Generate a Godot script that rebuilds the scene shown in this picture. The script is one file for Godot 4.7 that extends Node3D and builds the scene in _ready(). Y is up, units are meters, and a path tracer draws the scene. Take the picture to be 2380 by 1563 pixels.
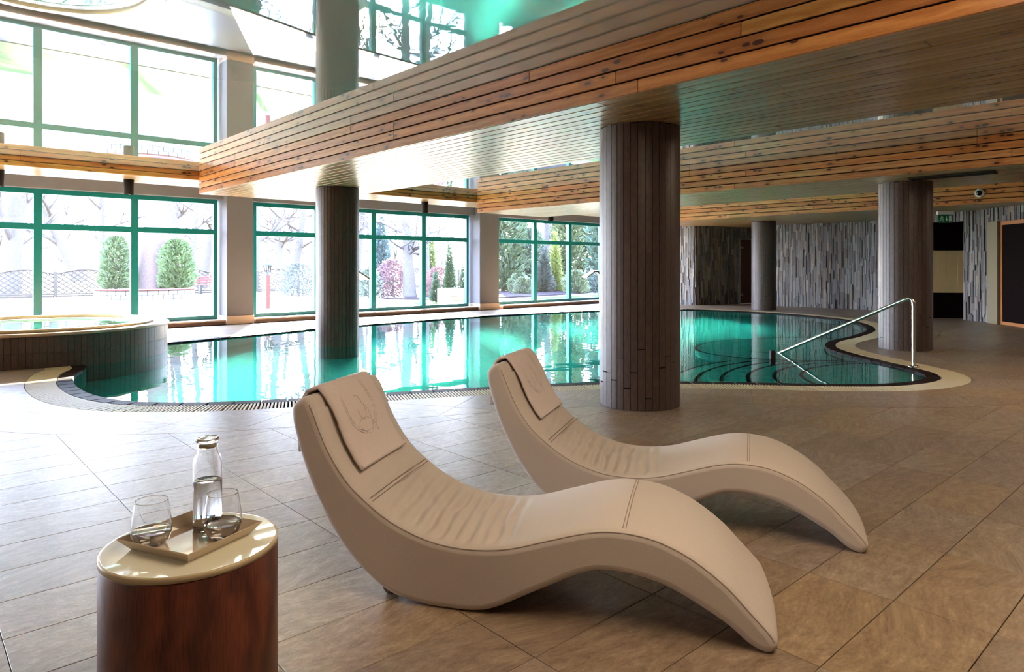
extends Node3D
# Indoor pool hall: x runs along the window wall, -z points at the windows, metres.

const EYE := 1.25
const FOCAL := 1587.0
const YAW := 42.2
const SOFFIT := 2.48
const GLOSS_Y := 2.88
const POOL_FLOOR := -1.25
const WATER_Y := -0.025

var taken := {}
var M := {}
var box_cache := {}
var pool_line := PackedVector2Array()
var rng := RandomNumberGenerator.new()

# ------------------------------------------------------------------ helpers
func numbered(called: String) -> String:
	var n: int = taken.get(called, 0)
	taken[called] = n + 1
	return called if n == 0 else "%s_%03d" % [called, n]

func thing(called: String, label: String, category: String, at := Vector3.ZERO, turn := 0.0, group := "") -> Node3D:
	var o := Node3D.new()
	o.name = numbered(called)
	add_child(o)
	o.position = at
	o.rotation.y = turn
	tag(o, label, category, group)
	return o

func tag(o: Node, label: String, category: String, group := "") -> void:
	o.set_meta("label", label)
	o.set_meta("category", category)
	if group != "":
		o.set_meta("group", group)

func struct(called: String, at := Vector3.ZERO) -> Node3D:
	var o := Node3D.new()
	o.name = called
	add_child(o)
	o.position = at
	o.set_meta("kind", "structure")
	return o

func part(called: String, mesh: Mesh, m: Material, parent: Node3D, at := Vector3.ZERO, rot := Vector3.ZERO) -> MeshInstance3D:
	var o := MeshInstance3D.new()
	o.name = called
	o.mesh = mesh
	o.material_override = m
	parent.add_child(o, true)
	o.position = at
	o.rotation = rot
	return o

func single(called: String, mesh: Mesh, m: Material, label: String, category: String, at := Vector3.ZERO, rot := Vector3.ZERO, group := "") -> MeshInstance3D:
	var o := part(numbered(called), mesh, m, self, at, rot)
	tag(o, label, category, group)
	return o

func st_new() -> SurfaceTool:
	var st := SurfaceTool.new()
	st.begin(Mesh.PRIMITIVE_TRIANGLES)
	st.set_smooth_group(-1)
	return st

func done(st: SurfaceTool) -> ArrayMesh:
	st.generate_normals()
	return st.commit()

func tri(st: SurfaceTool, a: Vector3, b: Vector3, c: Vector3) -> void:
	st.add_vertex(a); st.add_vertex(b); st.add_vertex(c)

# a b c d counter-clockwise seen from outside -> stored clockwise
func quad(st: SurfaceTool, a: Vector3, b: Vector3, c: Vector3, d: Vector3) -> void:
	tri(st, a, c, b)
	tri(st, a, d, c)

func add_box(st: SurfaceTool, c: Vector3, s: Vector3, b := Basis.IDENTITY) -> void:
	var h := s * 0.5
	var p := []
	for k in 8:
		p.append(c + b * Vector3(h.x if k & 1 else -h.x, h.y if k & 2 else -h.y, h.z if k & 4 else -h.z))
	quad(st, p[0], p[4], p[6], p[2])
	quad(st, p[1], p[3], p[7], p[5])
	quad(st, p[0], p[1], p[5], p[4])
	quad(st, p[2], p[6], p[7], p[3])
	quad(st, p[0], p[2], p[3], p[1])
	quad(st, p[4], p[5], p[7], p[6])

# chamfered box, centred, shared by size
func cbox(s: Vector3, ch := 0.004) -> ArrayMesh:
	var key := "%.3f %.3f %.3f %.4f" % [s.x, s.y, s.z, ch]
	if box_cache.has(key):
		return box_cache[key]
	var st := st_new()
	var h := s * 0.5
	var f := func(sx: float, sy: float, sz: float, axis: int) -> Vector3:
		var v := Vector3(sx * (h.x - ch), sy * (h.y - ch), sz * (h.z - ch))
		v[axis] += ch * [sx, sy, sz][axis]
		return v
	for axis in 3:
		var u := (axis + 1) % 3
		var w := (axis + 2) % 3
		for sg in [-1.0, 1.0]:
			var q := []
			for e in [[-1.0, -1.0], [1.0, -1.0], [1.0, 1.0], [-1.0, 1.0]]:
				var t := Vector3.ZERO
				t[axis] = sg; t[u] = e[0]; t[w] = e[1]
				q.append(f.call(t.x, t.y, t.z, axis))
			if sg > 0.0:
				quad(st, q[0], q[1], q[2], q[3])
			else:
				quad(st, q[3], q[2], q[1], q[0])
		# edges parallel to axis w: between faces axis and u
		for sa in [-1.0, 1.0]:
			for su in [-1.0, 1.0]:
				var a0 := Vector3.ZERO
				a0[axis] = sa; a0[u] = su; a0[w] = -1.0
				var a1 := a0
				a1[w] = 1.0
				var p0: Vector3 = f.call(a0.x, a0.y, a0.z, axis)
				var p1: Vector3 = f.call(a0.x, a0.y, a0.z, u)
				var p2: Vector3 = f.call(a1.x, a1.y, a1.z, u)
				var p3: Vector3 = f.call(a1.x, a1.y, a1.z, axis)
				if sa * su > 0.0:
					quad(st, p0, p1, p2, p3)
				else:
					quad(st, p3, p2, p1, p0)
	var mesh := done(st)
	box_cache[key] = mesh
	return mesh

# rings of points joined into a smooth skin; closed_ring joins last to first
func skin(st: SurfaceTool, rings: Array, closed_ring := true, cap0 := false, cap1 := false, uvs := false, smooth := 0) -> void:
	st.set_smooth_group(smooth)
	for i in rings.size() - 1:
		var a: PackedVector3Array = rings[i]
		var b: PackedVector3Array = rings[i + 1]
		var n := a.size()
		var m := n if closed_ring else n - 1
		for k in m:
			var k1 := (k + 1) % n
			var u0 := float(k) / m
			var u1 := float(k + 1) / m
			var v0 := float(i) / (rings.size() - 1)
			var v1 := float(i + 1) / (rings.size() - 1)
			var pts := [a[k], b[k1], a[k1], a[k], b[k], b[k1]]
			var uv := [Vector2(u0, v0), Vector2(u1, v1), Vector2(u1, v0), Vector2(u0, v0), Vector2(u0, v1), Vector2(u1, v1)]
			for j in 6:
				if uvs:
					st.set_uv(uv[j])
				st.add_vertex(pts[j])
	st.set_smooth_group(-1)
	for e in 2:
		if (e == 0 and cap0) or (e == 1 and cap1):
			var r: PackedVector3Array = rings[0] if e == 0 else rings[-1]
			var c := Vector3.ZERO
			for p in r:
				c += p
			c /= r.size()
			for k in r.size():
				if uvs:
					st.set_uv(Vector2.ZERO)
				if e == 0:
					tri(st, c, r[k], r[(k + 1) % r.size()])
				else:
					tri(st, c, r[(k + 1) % r.size()], r[k])

# profile: [radius, y] pairs from bottom to top, outside
func lathe(profile: Array, seg := 32, cap0 := true, cap1 := true, uvs := false) -> ArrayMesh:
	var st := st_new()
	var rings := []
	for p in profile:
		var r := PackedVector3Array()
		for k in seg:
			var a := -TAU * k / seg
			r.append(Vector3(cos(a) * p[0], p[1], sin(a) * p[0]))
		rings.append(r)
	skin(st, rings, true, cap0, cap1, uvs)
	return done(st)

func tube(st: SurfaceTool, path: Array, radii: Array, seg := 8, caps := true) -> void:
	var rings := []
	var up := Vector3.UP
	for i in path.size():
		var d: Vector3
		if i == 0:
			d = path[1] - path[0]
		elif i == path.size() - 1:
			d = path[i] - path[i - 1]
		else:
			d = (path[i + 1] - path[i - 1])
		d = d.normalized()
		if absf(d.dot(up)) > 0.97:
			up = Vector3.RIGHT if absf(d.x) < 0.9 else Vector3.BACK
		var s := d.cross(up).normalized()
		up = s.cross(d).normalized()
		var ring := PackedVector3Array()
		for k in seg:
			var a := TAU * k / seg
			ring.append(path[i] + (s * cos(a) + up * sin(a)) * float(radii[i]))
		rings.append(ring)
	skin(st, rings, true, caps, caps)

func tube_mesh(path: Array, r: float, seg := 8) -> ArrayMesh:
	var st := st_new()
	var rr := []
	for p in path:
		rr.append(r)
	tube(st, path, rr, seg)
	return done(st)

# polygon (x, z) extruded between y0 and y1, edge chamfer on top
func slab(st: SurfaceTool, poly: PackedVector2Array, y0: float, y1: float, sides := true) -> void:
	var idx := Geometry2D.triangulate_polygon(poly)
	for k in range(0, idx.size(), 3):
		var a := poly[idx[k]]
		var b := poly[idx[k + 1]]
		var c := poly[idx[k + 2]]
		var cr := (b - a).cross(c - a)
		var p := [Vector3(a.x, y1, a.y), Vector3(b.x, y1, b.y), Vector3(c.x, y1, c.y)]
		# clockwise seen from above
		if cr > 0.0:
			tri(st, p[0], p[1], p[2])
		else:
			tri(st, p[0], p[2], p[1])
	if sides:
		var ccw := not Geometry2D.is_polygon_clockwise(poly)
		for k in poly.size():
			var a := poly[k]
			var b := poly[(k + 1) % poly.size()]
			var q := [Vector3(a.x, y0, a.y), Vector3(b.x, y0, b.y), Vector3(b.x, y1, b.y), Vector3(a.x, y1, a.y)]
			if ccw:
				quad(st, q[1], q[0], q[3], q[2])
			else:
				quad(st, q[0], q[1], q[2], q[3])

func catmull(pts: Array, closed: bool, per: int) -> Array:
	var out := []
	var n := pts.size()
	var last := n if closed else n - 1
	for i in last:
		var p0 = pts[(i - 1 + n) % n] if closed or i > 0 else pts[0]
		var p1 = pts[i]
		var p2 = pts[(i + 1) % n]
		var p3 = pts[(i + 2) % n] if closed or i + 2 < n else pts[n - 1]
		for k in per:
			var t := float(k) / per
			out.append(0.5 * ((2.0 * p1) + (p2 - p0) * t + (2.0 * p0 - 5.0 * p1 + 4.0 * p2 - p3) * t * t + (3.0 * p1 - p0 - 3.0 * p2 + p3) * t * t * t))
	if not closed:
		out.append(pts[n - 1])
	return out

func offset_poly(p: PackedVector2Array, d: float) -> PackedVector2Array:
	var res := Geometry2D.offset_polygon(p, d, Geometry2D.JOIN_ROUND)
	var best := PackedVector2Array()
	for r in res:
		if r.size() > best.size():
			best = r
	return best

func project(p: Vector3) -> Vector3:
	var a := deg_to_rad(YAW)
	var q := p - Vector3(0, EYE, 0)
	var t := q.x * sin(a) - q.z * cos(a)
	var r := q.x * cos(a) + q.z * sin(a)
	return Vector3(1190.0 + FOCAL * r / t, 617.0 - FOCAL * q.y / t, t)

# ------------------------------------------------------------------ materials
func mat(called: String, c: Color, rough: float, spec := 0.5, metal := 0.0) -> StandardMaterial3D:
	var m := StandardMaterial3D.new()
	m.resource_name = called
	m.albedo_color = c
	m.roughness = rough
	m.metallic_specular = spec
	m.metallic = metal
	M[called] = m
	return m

func noise(freq: float, sd: int, oct := 4) -> FastNoiseLite:
	var n := FastNoiseLite.new()
	n.noise_type = FastNoiseLite.TYPE_SIMPLEX_SMOOTH
	n.seed = sd
	n.frequency = freq
	n.fractal_octaves = oct
	return n

func tex(im: Image) -> ImageTexture:
	im.generate_mipmaps()
	return ImageTexture.create_from_image(im)

# wood: grain runs along u; repeats in u
func wood_image(w: int, h: int, dark: Color, light: Color, ring: float, knots: int, knot_c: Color, sd: int) -> Image:
	var im := Image.create(w, h, false, Image.FORMAT_RGB8)
	var n1 := noise(1.0, sd, 3)
	var n2 := noise(1.0, sd + 7, 2)
	var r := RandomNumberGenerator.new()
	r.seed = sd
	var ks := []
	for k in knots:
		ks.append([r.randf() * w, r.randf() * h, r.randf_range(0.5, 1.0) * h * 0.042])
	for x in w:
		var a := TAU * x / w
		var cx := cos(a)
		var sx := sin(a)
		for y in h:
			var v := float(y) / h
			var warp := n1.get_noise_3d(cx * 0.9, sx * 0.9, v * 3.0)
			var push := 0.0
			var kd := 0.0
			for k in ks:
				var dx: float = absf(x - k[0])
				dx = minf(dx, w - dx) / (k[2] * 1.7)
				var dy: float = (y - k[1]) / k[2]
				var d2 := dx * dx * 0.35 + dy * dy
				if d2 < 14.0:
					push += 0.035 * exp(-d2 * 0.22) * signf(dy)
					var core := dx * dx * 1.6 + dy * dy
					if core < 1.3:
						kd = maxf(kd, smoothstep(1.3, 0.5, core))
					else:
						kd = maxf(kd, 0.28 * exp(-core * 0.25))
			var g := sin((v + push + warp * 0.09) * ring * TAU)
			var fine := n2.get_noise_3d(cx * 3.0, sx * 3.0, v * 160.0)
			var t := clampf(0.5 + 0.22 * g + 0.40 * fine + warp * 0.25, 0.0, 1.0)
			var c := dark.lerp(light, t).lerp(knot_c, kd)
			im.set_pixel(x, y, c)
	return im

func stone_image(s: int, cols: Array, stretch: float, sd: int, contrast: float) -> Image:
	var im := Image.create(s, s, false, Image.FORMAT_RGB8)
	var n1 := noise(1.0, sd, 4)
	var n2 := noise(1.0, sd + 3, 3)
	for x in s:
		var a := TAU * x / s
		for y in s:
			var b := TAU * y / s
			# torus coordinates keep the picture repeatable
			var p := Vector3(cos(a) * 0.8 + cos(b) * 0.3 * stretch, sin(a) * 0.8 + sin(b) * 0.8 * stretch, cos(b) * 0.8 * stretch)
			var v := n1.get_noise_3d(p.x * 2.0, p.y * 2.0, p.z * 2.0)
			var f := n2.get_noise_3d(p.x * 26.0, p.y * 26.0, p.z * 26.0)
			var q := p * 7.0
			var m := n2.get_noise_3d(q.x, q.y, q.z)
			var t := clampf(0.5 + (v * 0.55 + m * 0.5 + f * 0.42) * contrast, 0.0, 1.0) * (cols.size() - 1)
			var i := mini(int(t), cols.size() - 2)
			im.set_pixel(x, y, (cols[i] as Color).lerp(cols[i + 1], t - i))
	return im

func grain_image(s: int, lo: float, hi: float, freq: float, sd: int) -> Image:
	var n := noise(freq, sd, 3)
	var im := n.get_seamless_image(s, s)
	im.convert(Image.FORMAT_RGB8)
	for x in s:
		for y in s:
			var v := lerpf(lo, hi, im.get_pixel(x, y).r)
			im.set_pixel(x, y, Color(v, v, v))
	return im

func tri_map(m: StandardMaterial3D, scale: Vector3, world := false, offset := Vector3.ZERO) -> void:
	m.uv1_triplanar = true
	m.uv1_world_triplanar = world
	m.uv1_scale = scale
	m.uv1_offset = offset
	m.uv1_triplanar_sharpness = 8.0

func relief(m: StandardMaterial3D, t: Texture2D, cm: float) -> void:
	m.heightmap_enabled = true
	m.heightmap_texture = t
	m.heightmap_scale = cm

func make_materials() -> void:
	var pine := tex(wood_image(1024, 256, Color(0.67, 0.43, 0.24), Color(0.86, 0.65, 0.42), 6.0, 20, Color(0.26, 0.12, 0.06), 11))
	for k in 6:
		var tone: Color = [Color(1, 1, 1), Color(0.9, 0.82, 0.74), Color(1.0, 0.95, 0.86), Color(0.92, 0.88, 0.84), Color(1.0, 0.9, 0.8), Color(0.96, 0.98, 0.88)][k]
		var m := mat("pine%d" % k, tone, 0.34, 0.5)
		m.albedo_texture = pine
		tri_map(m, Vector3(1 / 3.0, 1 / 0.42, 1 / 0.42), false, Vector3(0.17 * k, 0.31 * k, 0.23 * k))
	var pale := tex(wood_image(1024, 256, Color(0.54, 0.44, 0.31), Color(0.74, 0.63, 0.47), 6.0, 14, Color(0.26, 0.15, 0.09), 12))
	for k in 4:
		var tone: Color = [Color(1, 1, 1), Color(0.93, 0.92, 0.9), Color(0.97, 0.95, 0.88), Color(0.9, 0.86, 0.8)][k]
		var m := mat("soffit%d" % k, tone.darkened(0.06), 0.3, 0.5)
		m.albedo_texture = pale
		tri_map(m, Vector3(1 / 3.2, 1 / 0.5, 1 / 0.5), false, Vector3(0.37 * k, 0.11 * k, 0.43 * k))
	mat("joint", Color(0.13, 0.08, 0.05), 0.9, 0.2)
	var wim0 := wood_image(512, 512, Color(0.22, 0.10, 0.07), Color(0.44, 0.23, 0.15), 7.0, 0, Color.BLACK, 29)
	wim0.rotate_90(CLOCKWISE)
	var walnut := tex(wim0)
	var wm := mat("walnut", Color(1, 1, 1), 0.38)
	wm.albedo_texture = walnut
	wm.uv1_scale = Vector3(2, 1, 1)
	var gl := mat("gloss_ceiling", Color(0.76, 0.79, 0.77), 0.012, 0.72, 0.3)
	gl.clearcoat_enabled = true
	gl.clearcoat = 1.0
	gl.clearcoat_roughness = 0.0
	var st := tex(stone_image(512, [Color(0.40, 0.33, 0.27), Color(0.52, 0.45, 0.375), Color(0.61, 0.54, 0.455), Color(0.72, 0.65, 0.565)], 2.4, 5, 0.58))
	for k in 4:
		var tone: Color = [Color(1, 1, 1), Color(0.93, 0.91, 0.9), Color(0.97, 0.97, 1.0), Color(1.0, 0.97, 0.92)][k]
		var m := mat("floor_tile%d" % k, tone, 0.37, 0.5)
		m.albedo_texture = st
		tri_map(m, Vector3(1 / 1.4, 1 / 1.4, 1 / 1.4), true, Vector3(0.37 * k, 0, 0.21 * k))
		relief(m, st, 0.28)
	mat("grout", Color(0.27, 0.23, 0.20), 0.9, 0.2)
	var speck := tex(grain_image(256, 0.78, 1.0, 0.05, 3))
	for k in 4:
		var m := mat("column_tile%d" % k, [Color(0.35, 0.29, 0.27), Color(0.34, 0.285, 0.265), Color(0.37, 0.305, 0.28), Color(0.325, 0.27, 0.25)][k], 0.4, 0.5)
		m.albedo_texture = speck
		tri_map(m, Vector3(3, 0.8, 3), false, Vector3(0.3 * k, 0.2 * k, 0))
	mat("column_joint", Color(0.15, 0.12, 0.11), 0.9, 0.2)
	mat("plaster", Color(0.40, 0.39, 0.41), 0.75, 0.4)
	mat("hall_wall", Color(0.47, 0.42, 0.38), 0.7)
	mat("plaster_light", Color(0.80, 0.78, 0.74), 0.8, 0.3)
	mat("teal_frame", Color(0.02, 0.42, 0.42), 0.32, 0.5)
	mat("sill_stone", Color(0.70, 0.60, 0.52), 0.35)
	mat("sill_edge", Color(0.42, 0.30, 0.24), 0.5)
	var pane := mat("window_glass", Color(0.95, 1.0, 0.98, 0.04), 0.0)
	pane.transparency = BaseMaterial3D.TRANSPARENCY_ALPHA
	var ptile := tex(grain_image(256, 0.82, 1.0, 0.03, 8))
	var pt := mat("pool_tile", Color(0.14, 0.48, 0.475), 0.35)
	pt.albedo_texture = ptile
	tri_map(pt, Vector3(0.9, 0.9, 0.9), true)
	mat("pool_step", Color(0.48, 0.76, 0.74), 0.4).albedo_texture = ptile
	tri_map(M.pool_step, Vector3(0.9, 0.9, 0.9), true)
	mat("edge_tile", Color(0.13, 0.09, 0.085), 0.5, 0.14)
	mat("grate", Color(0.80, 0.74, 0.60), 0.45)
	mat("channel", Color(0.16, 0.14, 0.12), 0.8)
	var water := mat("water", Color(0.34, 0.88, 0.86, 0.0), 0.0)
	water.refraction_enabled = true
	water.refraction_scale = 0.033
	var wn := noise(0.012, 21, 2)
	var wim := wn.get_seamless_image(512, 512)
	relief(water, tex(wim), 0.10)
	tri_map(water, Vector3(1 / 3.0, 1 / 3.0, 1 / 3.0), true)
	mat("steel", Color(0.78, 0.76, 0.73), 0.24, 0.5, 1.0)
	mat("dark_metal", Color(0.09, 0.065, 0.065), 0.5, 0.3)
	mat("slate", Color(1, 1, 1), 0.55, 0.5).vertex_color_use_as_albedo = true
	mat("slate_back", Color(0.12, 0.11, 0.11), 0.9)
	var fab := tex(grain_image(256, 0.74, 1.0, 0.22, 15))
	var fm := mat("lounger_fabric", Color(0.87, 0.825, 0.785), 0.72, 0.35)
	fm.albedo_texture = fab
	tri_map(fm, Vector3(9, 9, 9))
	relief(fm, fab, 0.05)
	fm.rim_enabled = true
	fm.rim = 0.25
	fm.rim_tint = 0.6
	mat("stitch", Color(0.58, 0.51, 0.46), 0.8, 0.3)
	var tw := tex(grain_image(256, 0.80, 1.0, 0.3, 17))
	var tm := mat("towel", Color(0.89, 0.835, 0.81), 0.95, 0.2)
	tm.albedo_texture = tw
	tri_map(tm, Vector3(7, 7, 7))
	relief(tm, tw, 0.15)
	tm.rim_enabled = true
	tm.rim = 0.5
	tm.rim_tint = 0.5
	mat("wheel", Color(0.42, 0.38, 0.34), 0.4)
	mat("cream_lacquer", Color(0.90, 0.895, 0.81), 0.02, 0.7)
	mat("cream_rim", Color(0.74, 0.68, 0.55), 0.25)
	mat("tray", Color(0.76, 0.68, 0.58), 0.05, 0.7)
	var g := mat("clear_glass", Color(1, 1, 1, 0.0), 0.0)
	g.refraction_enabled = true
	g.refraction_scale = 0.05
	var dw := mat("drink_water", Color(1, 1, 1, 0.0), 0.0)
	dw.refraction_enabled = true
	dw.refraction_scale = 0.033
	mat("black_panel", Color(0.075, 0.04, 0.036), 0.6, 0.12)
	var lw := mat("light_wood", Color(0.97, 0.84, 0.60), 0.4)
	lw.albedo_texture = speck
	mat("door_wood", Color(0.66, 0.42, 0.20), 0.45)
	mat("door_glass", Color(0.32, 0.21, 0.17), 0.15)
	mat("beige_wall", Color(0.52, 0.47, 0.37), 0.7)
	mat("sign_green", Color(0.02, 0.45, 0.28), 0.4)
	mat("white", Color(0.9, 0.9, 0.88), 0.4)
	mat("sign_white", Color(0.85, 0.97, 0.9), 0.4)
	mat("camera_dome", Color(0.04, 0.03, 0.03), 0.05)
	var lg := mat("lamp_glow", Color(0.95, 0.92, 0.86), 0.5)
	lg.emission_enabled = true
	lg.emission = Color(1.0, 0.88, 0.74)
	lg.emission_energy_multiplier = 0.5
	# garden
	mat("bark", Color(0.36, 0.34, 0.345), 0.9, 0.2).albedo_texture = speck
	tri_map(M.bark, Vector3(2, 0.6, 2))
	mat("bark_red", Color(0.40, 0.34, 0.335), 0.9, 0.2).albedo_texture = speck
	tri_map(M.bark_red, Vector3(2, 0.6, 2))
	mat("foliage", Color(1, 1, 1), 0.7, 0.3).vertex_color_use_as_albedo = true
	mat("paving", Color(0.47, 0.46, 0.43), 0.8, 0.3).albedo_texture = speck
	tri_map(M.paving, Vector3(0.4, 0.4, 0.4), true)
	mat("grass", Color(0.26, 0.32, 0.14), 0.9, 0.2).albedo_texture = tex(grain_image(256, 0.55, 1.0, 0.12, 31))
	tri_map(M.grass, Vector3(0.6, 0.6, 0.6), true)
	mat("dry_lawn", Color(0.42, 0.39, 0.27), 0.9, 0.2).albedo_texture = M.grass.albedo_texture
	tri_map(M.dry_lawn, Vector3(0.25, 0.25, 0.25), true)
	mat("gravel", Color(0.29, 0.285, 0.31), 0.9, 0.2).albedo_texture = tex(grain_image(256, 0.35, 1.0, 0.3, 33))
	tri_map(M.gravel, Vector3(1.2, 1.2, 1.2), true)
	mat("mulch", Color(0.25, 0.21, 0.24), 0.95, 0.2).albedo_texture = M.gravel.albedo_texture
	tri_map(M.mulch, Vector3(0.7, 0.7, 0.7), true)
	mat("fence_wood", Color(0.22, 0.19, 0.17), 0.8)
	mat("red_paint", Color(0.36, 0.14, 0.13), 0.6)
	mat("grey_stone", Color(0.42, 0.41, 0.40), 0.85)
	mat("box_cream", Color(0.50, 0.44, 0.36), 0.7)
	mat("lamp_iron", Color(0.08, 0.07, 0.08), 0.5)

# ------------------------------------------------------------------ pool shape
func make_pool_line() -> void:
	var p := [[1.62, -9.75], [1.44, -9.33], [1.3, -8.7], [1.26, -8.15], [1.29, -7.6], [1.42, -7.11], [1.65, -6.74], [2.14, -6.32], [2.7, -6.02], [3.65, -5.62], [4.45, -5.26], [5.19, -4.87], [5.62, -4.6], [6.16, -4.15], [6.56, -3.74], [7.08, -3.13], [7.55, -2.68], [7.98, -2.46], [8.4, -2.39], [8.76, -2.46], [9.07, -2.67], [9.3, -2.95], [9.72, -3.47], [10.33, -4.14], [10.91, -4.51], [11.57, -4.70], [12.62, -4.78], [14.0, -5.04], [15.25, -5.62], [16.4, -6.6], [17.1, -8.1], [17.15, -9.8], [16.6, -11.3], [14.5, -12.5], [10.91, -13.05], [7.33, -12.88], [6.2, -12.72], [4.83, -12.36], [3.6, -12.1], [2.6, -11.9], [1.9, -11.0], [1.66, -10.3]]
	var q := []
	for a in p:
		q.append(Vector2(a[0], a[1]))
	for v in catmull(q, true, 6):
		pool_line.append(v)

# points at even steps along a closed polygon: [position, outward normal]
func walk(poly: PackedVector2Array, step: float) -> Array:
	var total := 0.0
	for k in poly.size():
		total += poly[k].distance_to(poly[(k + 1) % poly.size()])
	var n := int(round(total / step))
	var ds := total / n
	var out := []
	var want := 0.0
	var at := 0.0
	var sgn := 1.0 if Geometry2D.is_polygon_clockwise(poly) else -1.0
	for k in poly.size():
		var a := poly[k]
		var b := poly[(k + 1) % poly.size()]
		var l := a.distance_to(b)
		while want < at + l - 1e-6 and out.size() < n:
			var t := (want - at) / l
			out.append([a.lerp(b, t), (b - a).normalized().orthogonal() * sgn])
			want += ds
		at += l
	# the normal must point away from the pool
	var test: Vector2 = out[0][0] + out[0][1] * 0.02
	if Geometry2D.is_point_in_polygon(test, poly):
		for o in out:
			o[1] = -o[1]
	return out

# ------------------------------------------------------------------ setting
func build_floor() -> void:
	var fl := struct("floor")
	var st := st_new()
	var room := PackedVector2Array([Vector2(-9, -14.9), Vector2(22, -14.9), Vector2(22, 7), Vector2(-9, 7)])
	var grate_out := offset_poly(pool_line, 0.28)
	# bed under the tiles, around the pool
	var hole := offset_poly(pool_line, 0.02)
	for half in [PackedVector2Array([Vector2(-9, -14.9), Vector2(8, -14.9), Vector2(8, 7), Vector2(-9, 7)]), PackedVector2Array([Vector2(8, -14.9), Vector2(22, -14.9), Vector2(22, 7), Vector2(8, 7)])]:
		for r in Geometry2D.clip_polygons(half, hole):
			slab(st, r, -0.2, -0.034)
	part("screed", done(st), M.grout, fl)
	var outer := offset_poly(pool_line, 1.06)
	var outer_in := offset_poly(outer, -0.006)
	var inner := offset_poly(pool_line, 0.285)
	var pieces := []
	var px := 0.6225
	var pz := 0.3165
	var g := 0.0015
	var ix0 := int(floor((-9.0 - 0.27) / px))
	for i in range(ix0, int((22.0 - 0.27) / px)):
		for j in range(-22, 46):
			var x0 := 0.27 + i * px
			var z1 := 0.02 - j * pz + 0.0
			var z0 := z1 - pz
			if z1 > 7.0 or z0 < -14.9 or x0 < -9.0:
				continue
			var t := PackedVector2Array([Vector2(x0 + g, z0 + g), Vector2(x0 + px - g, z0 + g), Vector2(x0 + px - g, z1 - g), Vector2(x0 + g, z1 - g)])
			var res := Geometry2D.clip_polygons(t, outer)
			var whole := true
			for v in t:
				whole = whole and not Geometry2D.is_point_in_polygon(v, outer)
			if whole and res.size() == 1 and res[0].size() == 4:
				pieces.append([Vector2(x0 + px / 2, z0 + pz / 2), t, true])
			else:
				for r in res:
					if r.size() >= 3 and (res.size() == 1 or not Geometry2D.is_polygon_clockwise(r)):
						pieces.append([r[0], r, false])
	# tiles between the seam and the overflow channel, turned to follow the edge
	var turn := deg_to_rad(-31.0)
	for i in range(-42, 42):
		for j in range(-66, 66):
			var c := Vector2(9.0, -8.0)
			var o := Vector2(i * px, j * pz * 2.0)
			var t := PackedVector2Array()
			for e in [Vector2(g, g), Vector2(px - g, g), Vector2(px - g, pz * 2.0 - g), Vector2(g, pz * 2.0 - g)]:
				t.append(c + (o + e).rotated(turn))
			if Geometry2D.intersect_polygons(t, outer_in).is_empty():
				continue
			for r in Geometry2D.intersect_polygons(t, outer_in):
				var cut := Geometry2D.clip_polygons(r, inner)
				for s in cut:
					if s.size() >= 3 and (cut.size() == 1 or not Geometry2D.is_polygon_clockwise(s)):
						pieces.append([s[0], s, false])
	var scored := []
	for p in pieces:
		var mid := Vector2.ZERO
		for v in p[1]:
			mid += v
		mid /= p[1].size()
		var q := project(Vector3(mid.x, 0, mid.y))
		var seen := q.z > 0.5 and q.x > -120 and q.x < 2500 and q.y < 1640
		var area := 0.0
		for k in range(1, p[1].size() - 1):
			area += absf((p[1][k] - p[1][0]).cross(p[1][k + 1] - p[1][0])) * 0.5
		scored.append([area / pow(q.z, 3.0) if seen else 0.0, p, mid])
	scored.sort_custom(func(a, b): return a[0] > b[0])
	var rest := [st_new(), st_new(), st_new(), st_new()]
	for k in scored.size():
		var p: Array = scored[k][1]
		var mid: Vector2 = scored[k][2]
		var hsh := int(absf(sin(mid.x * 12.9898 + mid.y * 78.233) * 43758.5)) % 4
		if k < 300 and scored[k][0] > 0.0:
			if p[2]:
				part("floor_tile", cbox(Vector3(px - 2 * g, 0.034, pz - 2 * g), 0.001), M["floor_tile%d" % hsh], fl, Vector3(p[0].x, -0.017, p[0].y))
			else:
				var s1 := st_new()
				var loc := PackedVector2Array()
				for v in p[1]:
					loc.append(v - mid)
				slab(s1, loc, -0.034, 0.0)
				part("floor_tile", done(s1), M["floor_tile%d" % hsh], fl, Vector3(mid.x, 0, mid.y))
		else:
			slab(rest[hsh], p[1], -0.034, 0.0)
	for k in 4:
		part("far_floor_tiles", done(rest[k]), M["floor_tile%d" % k], fl).set_meta("kind", "stuff")

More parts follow.
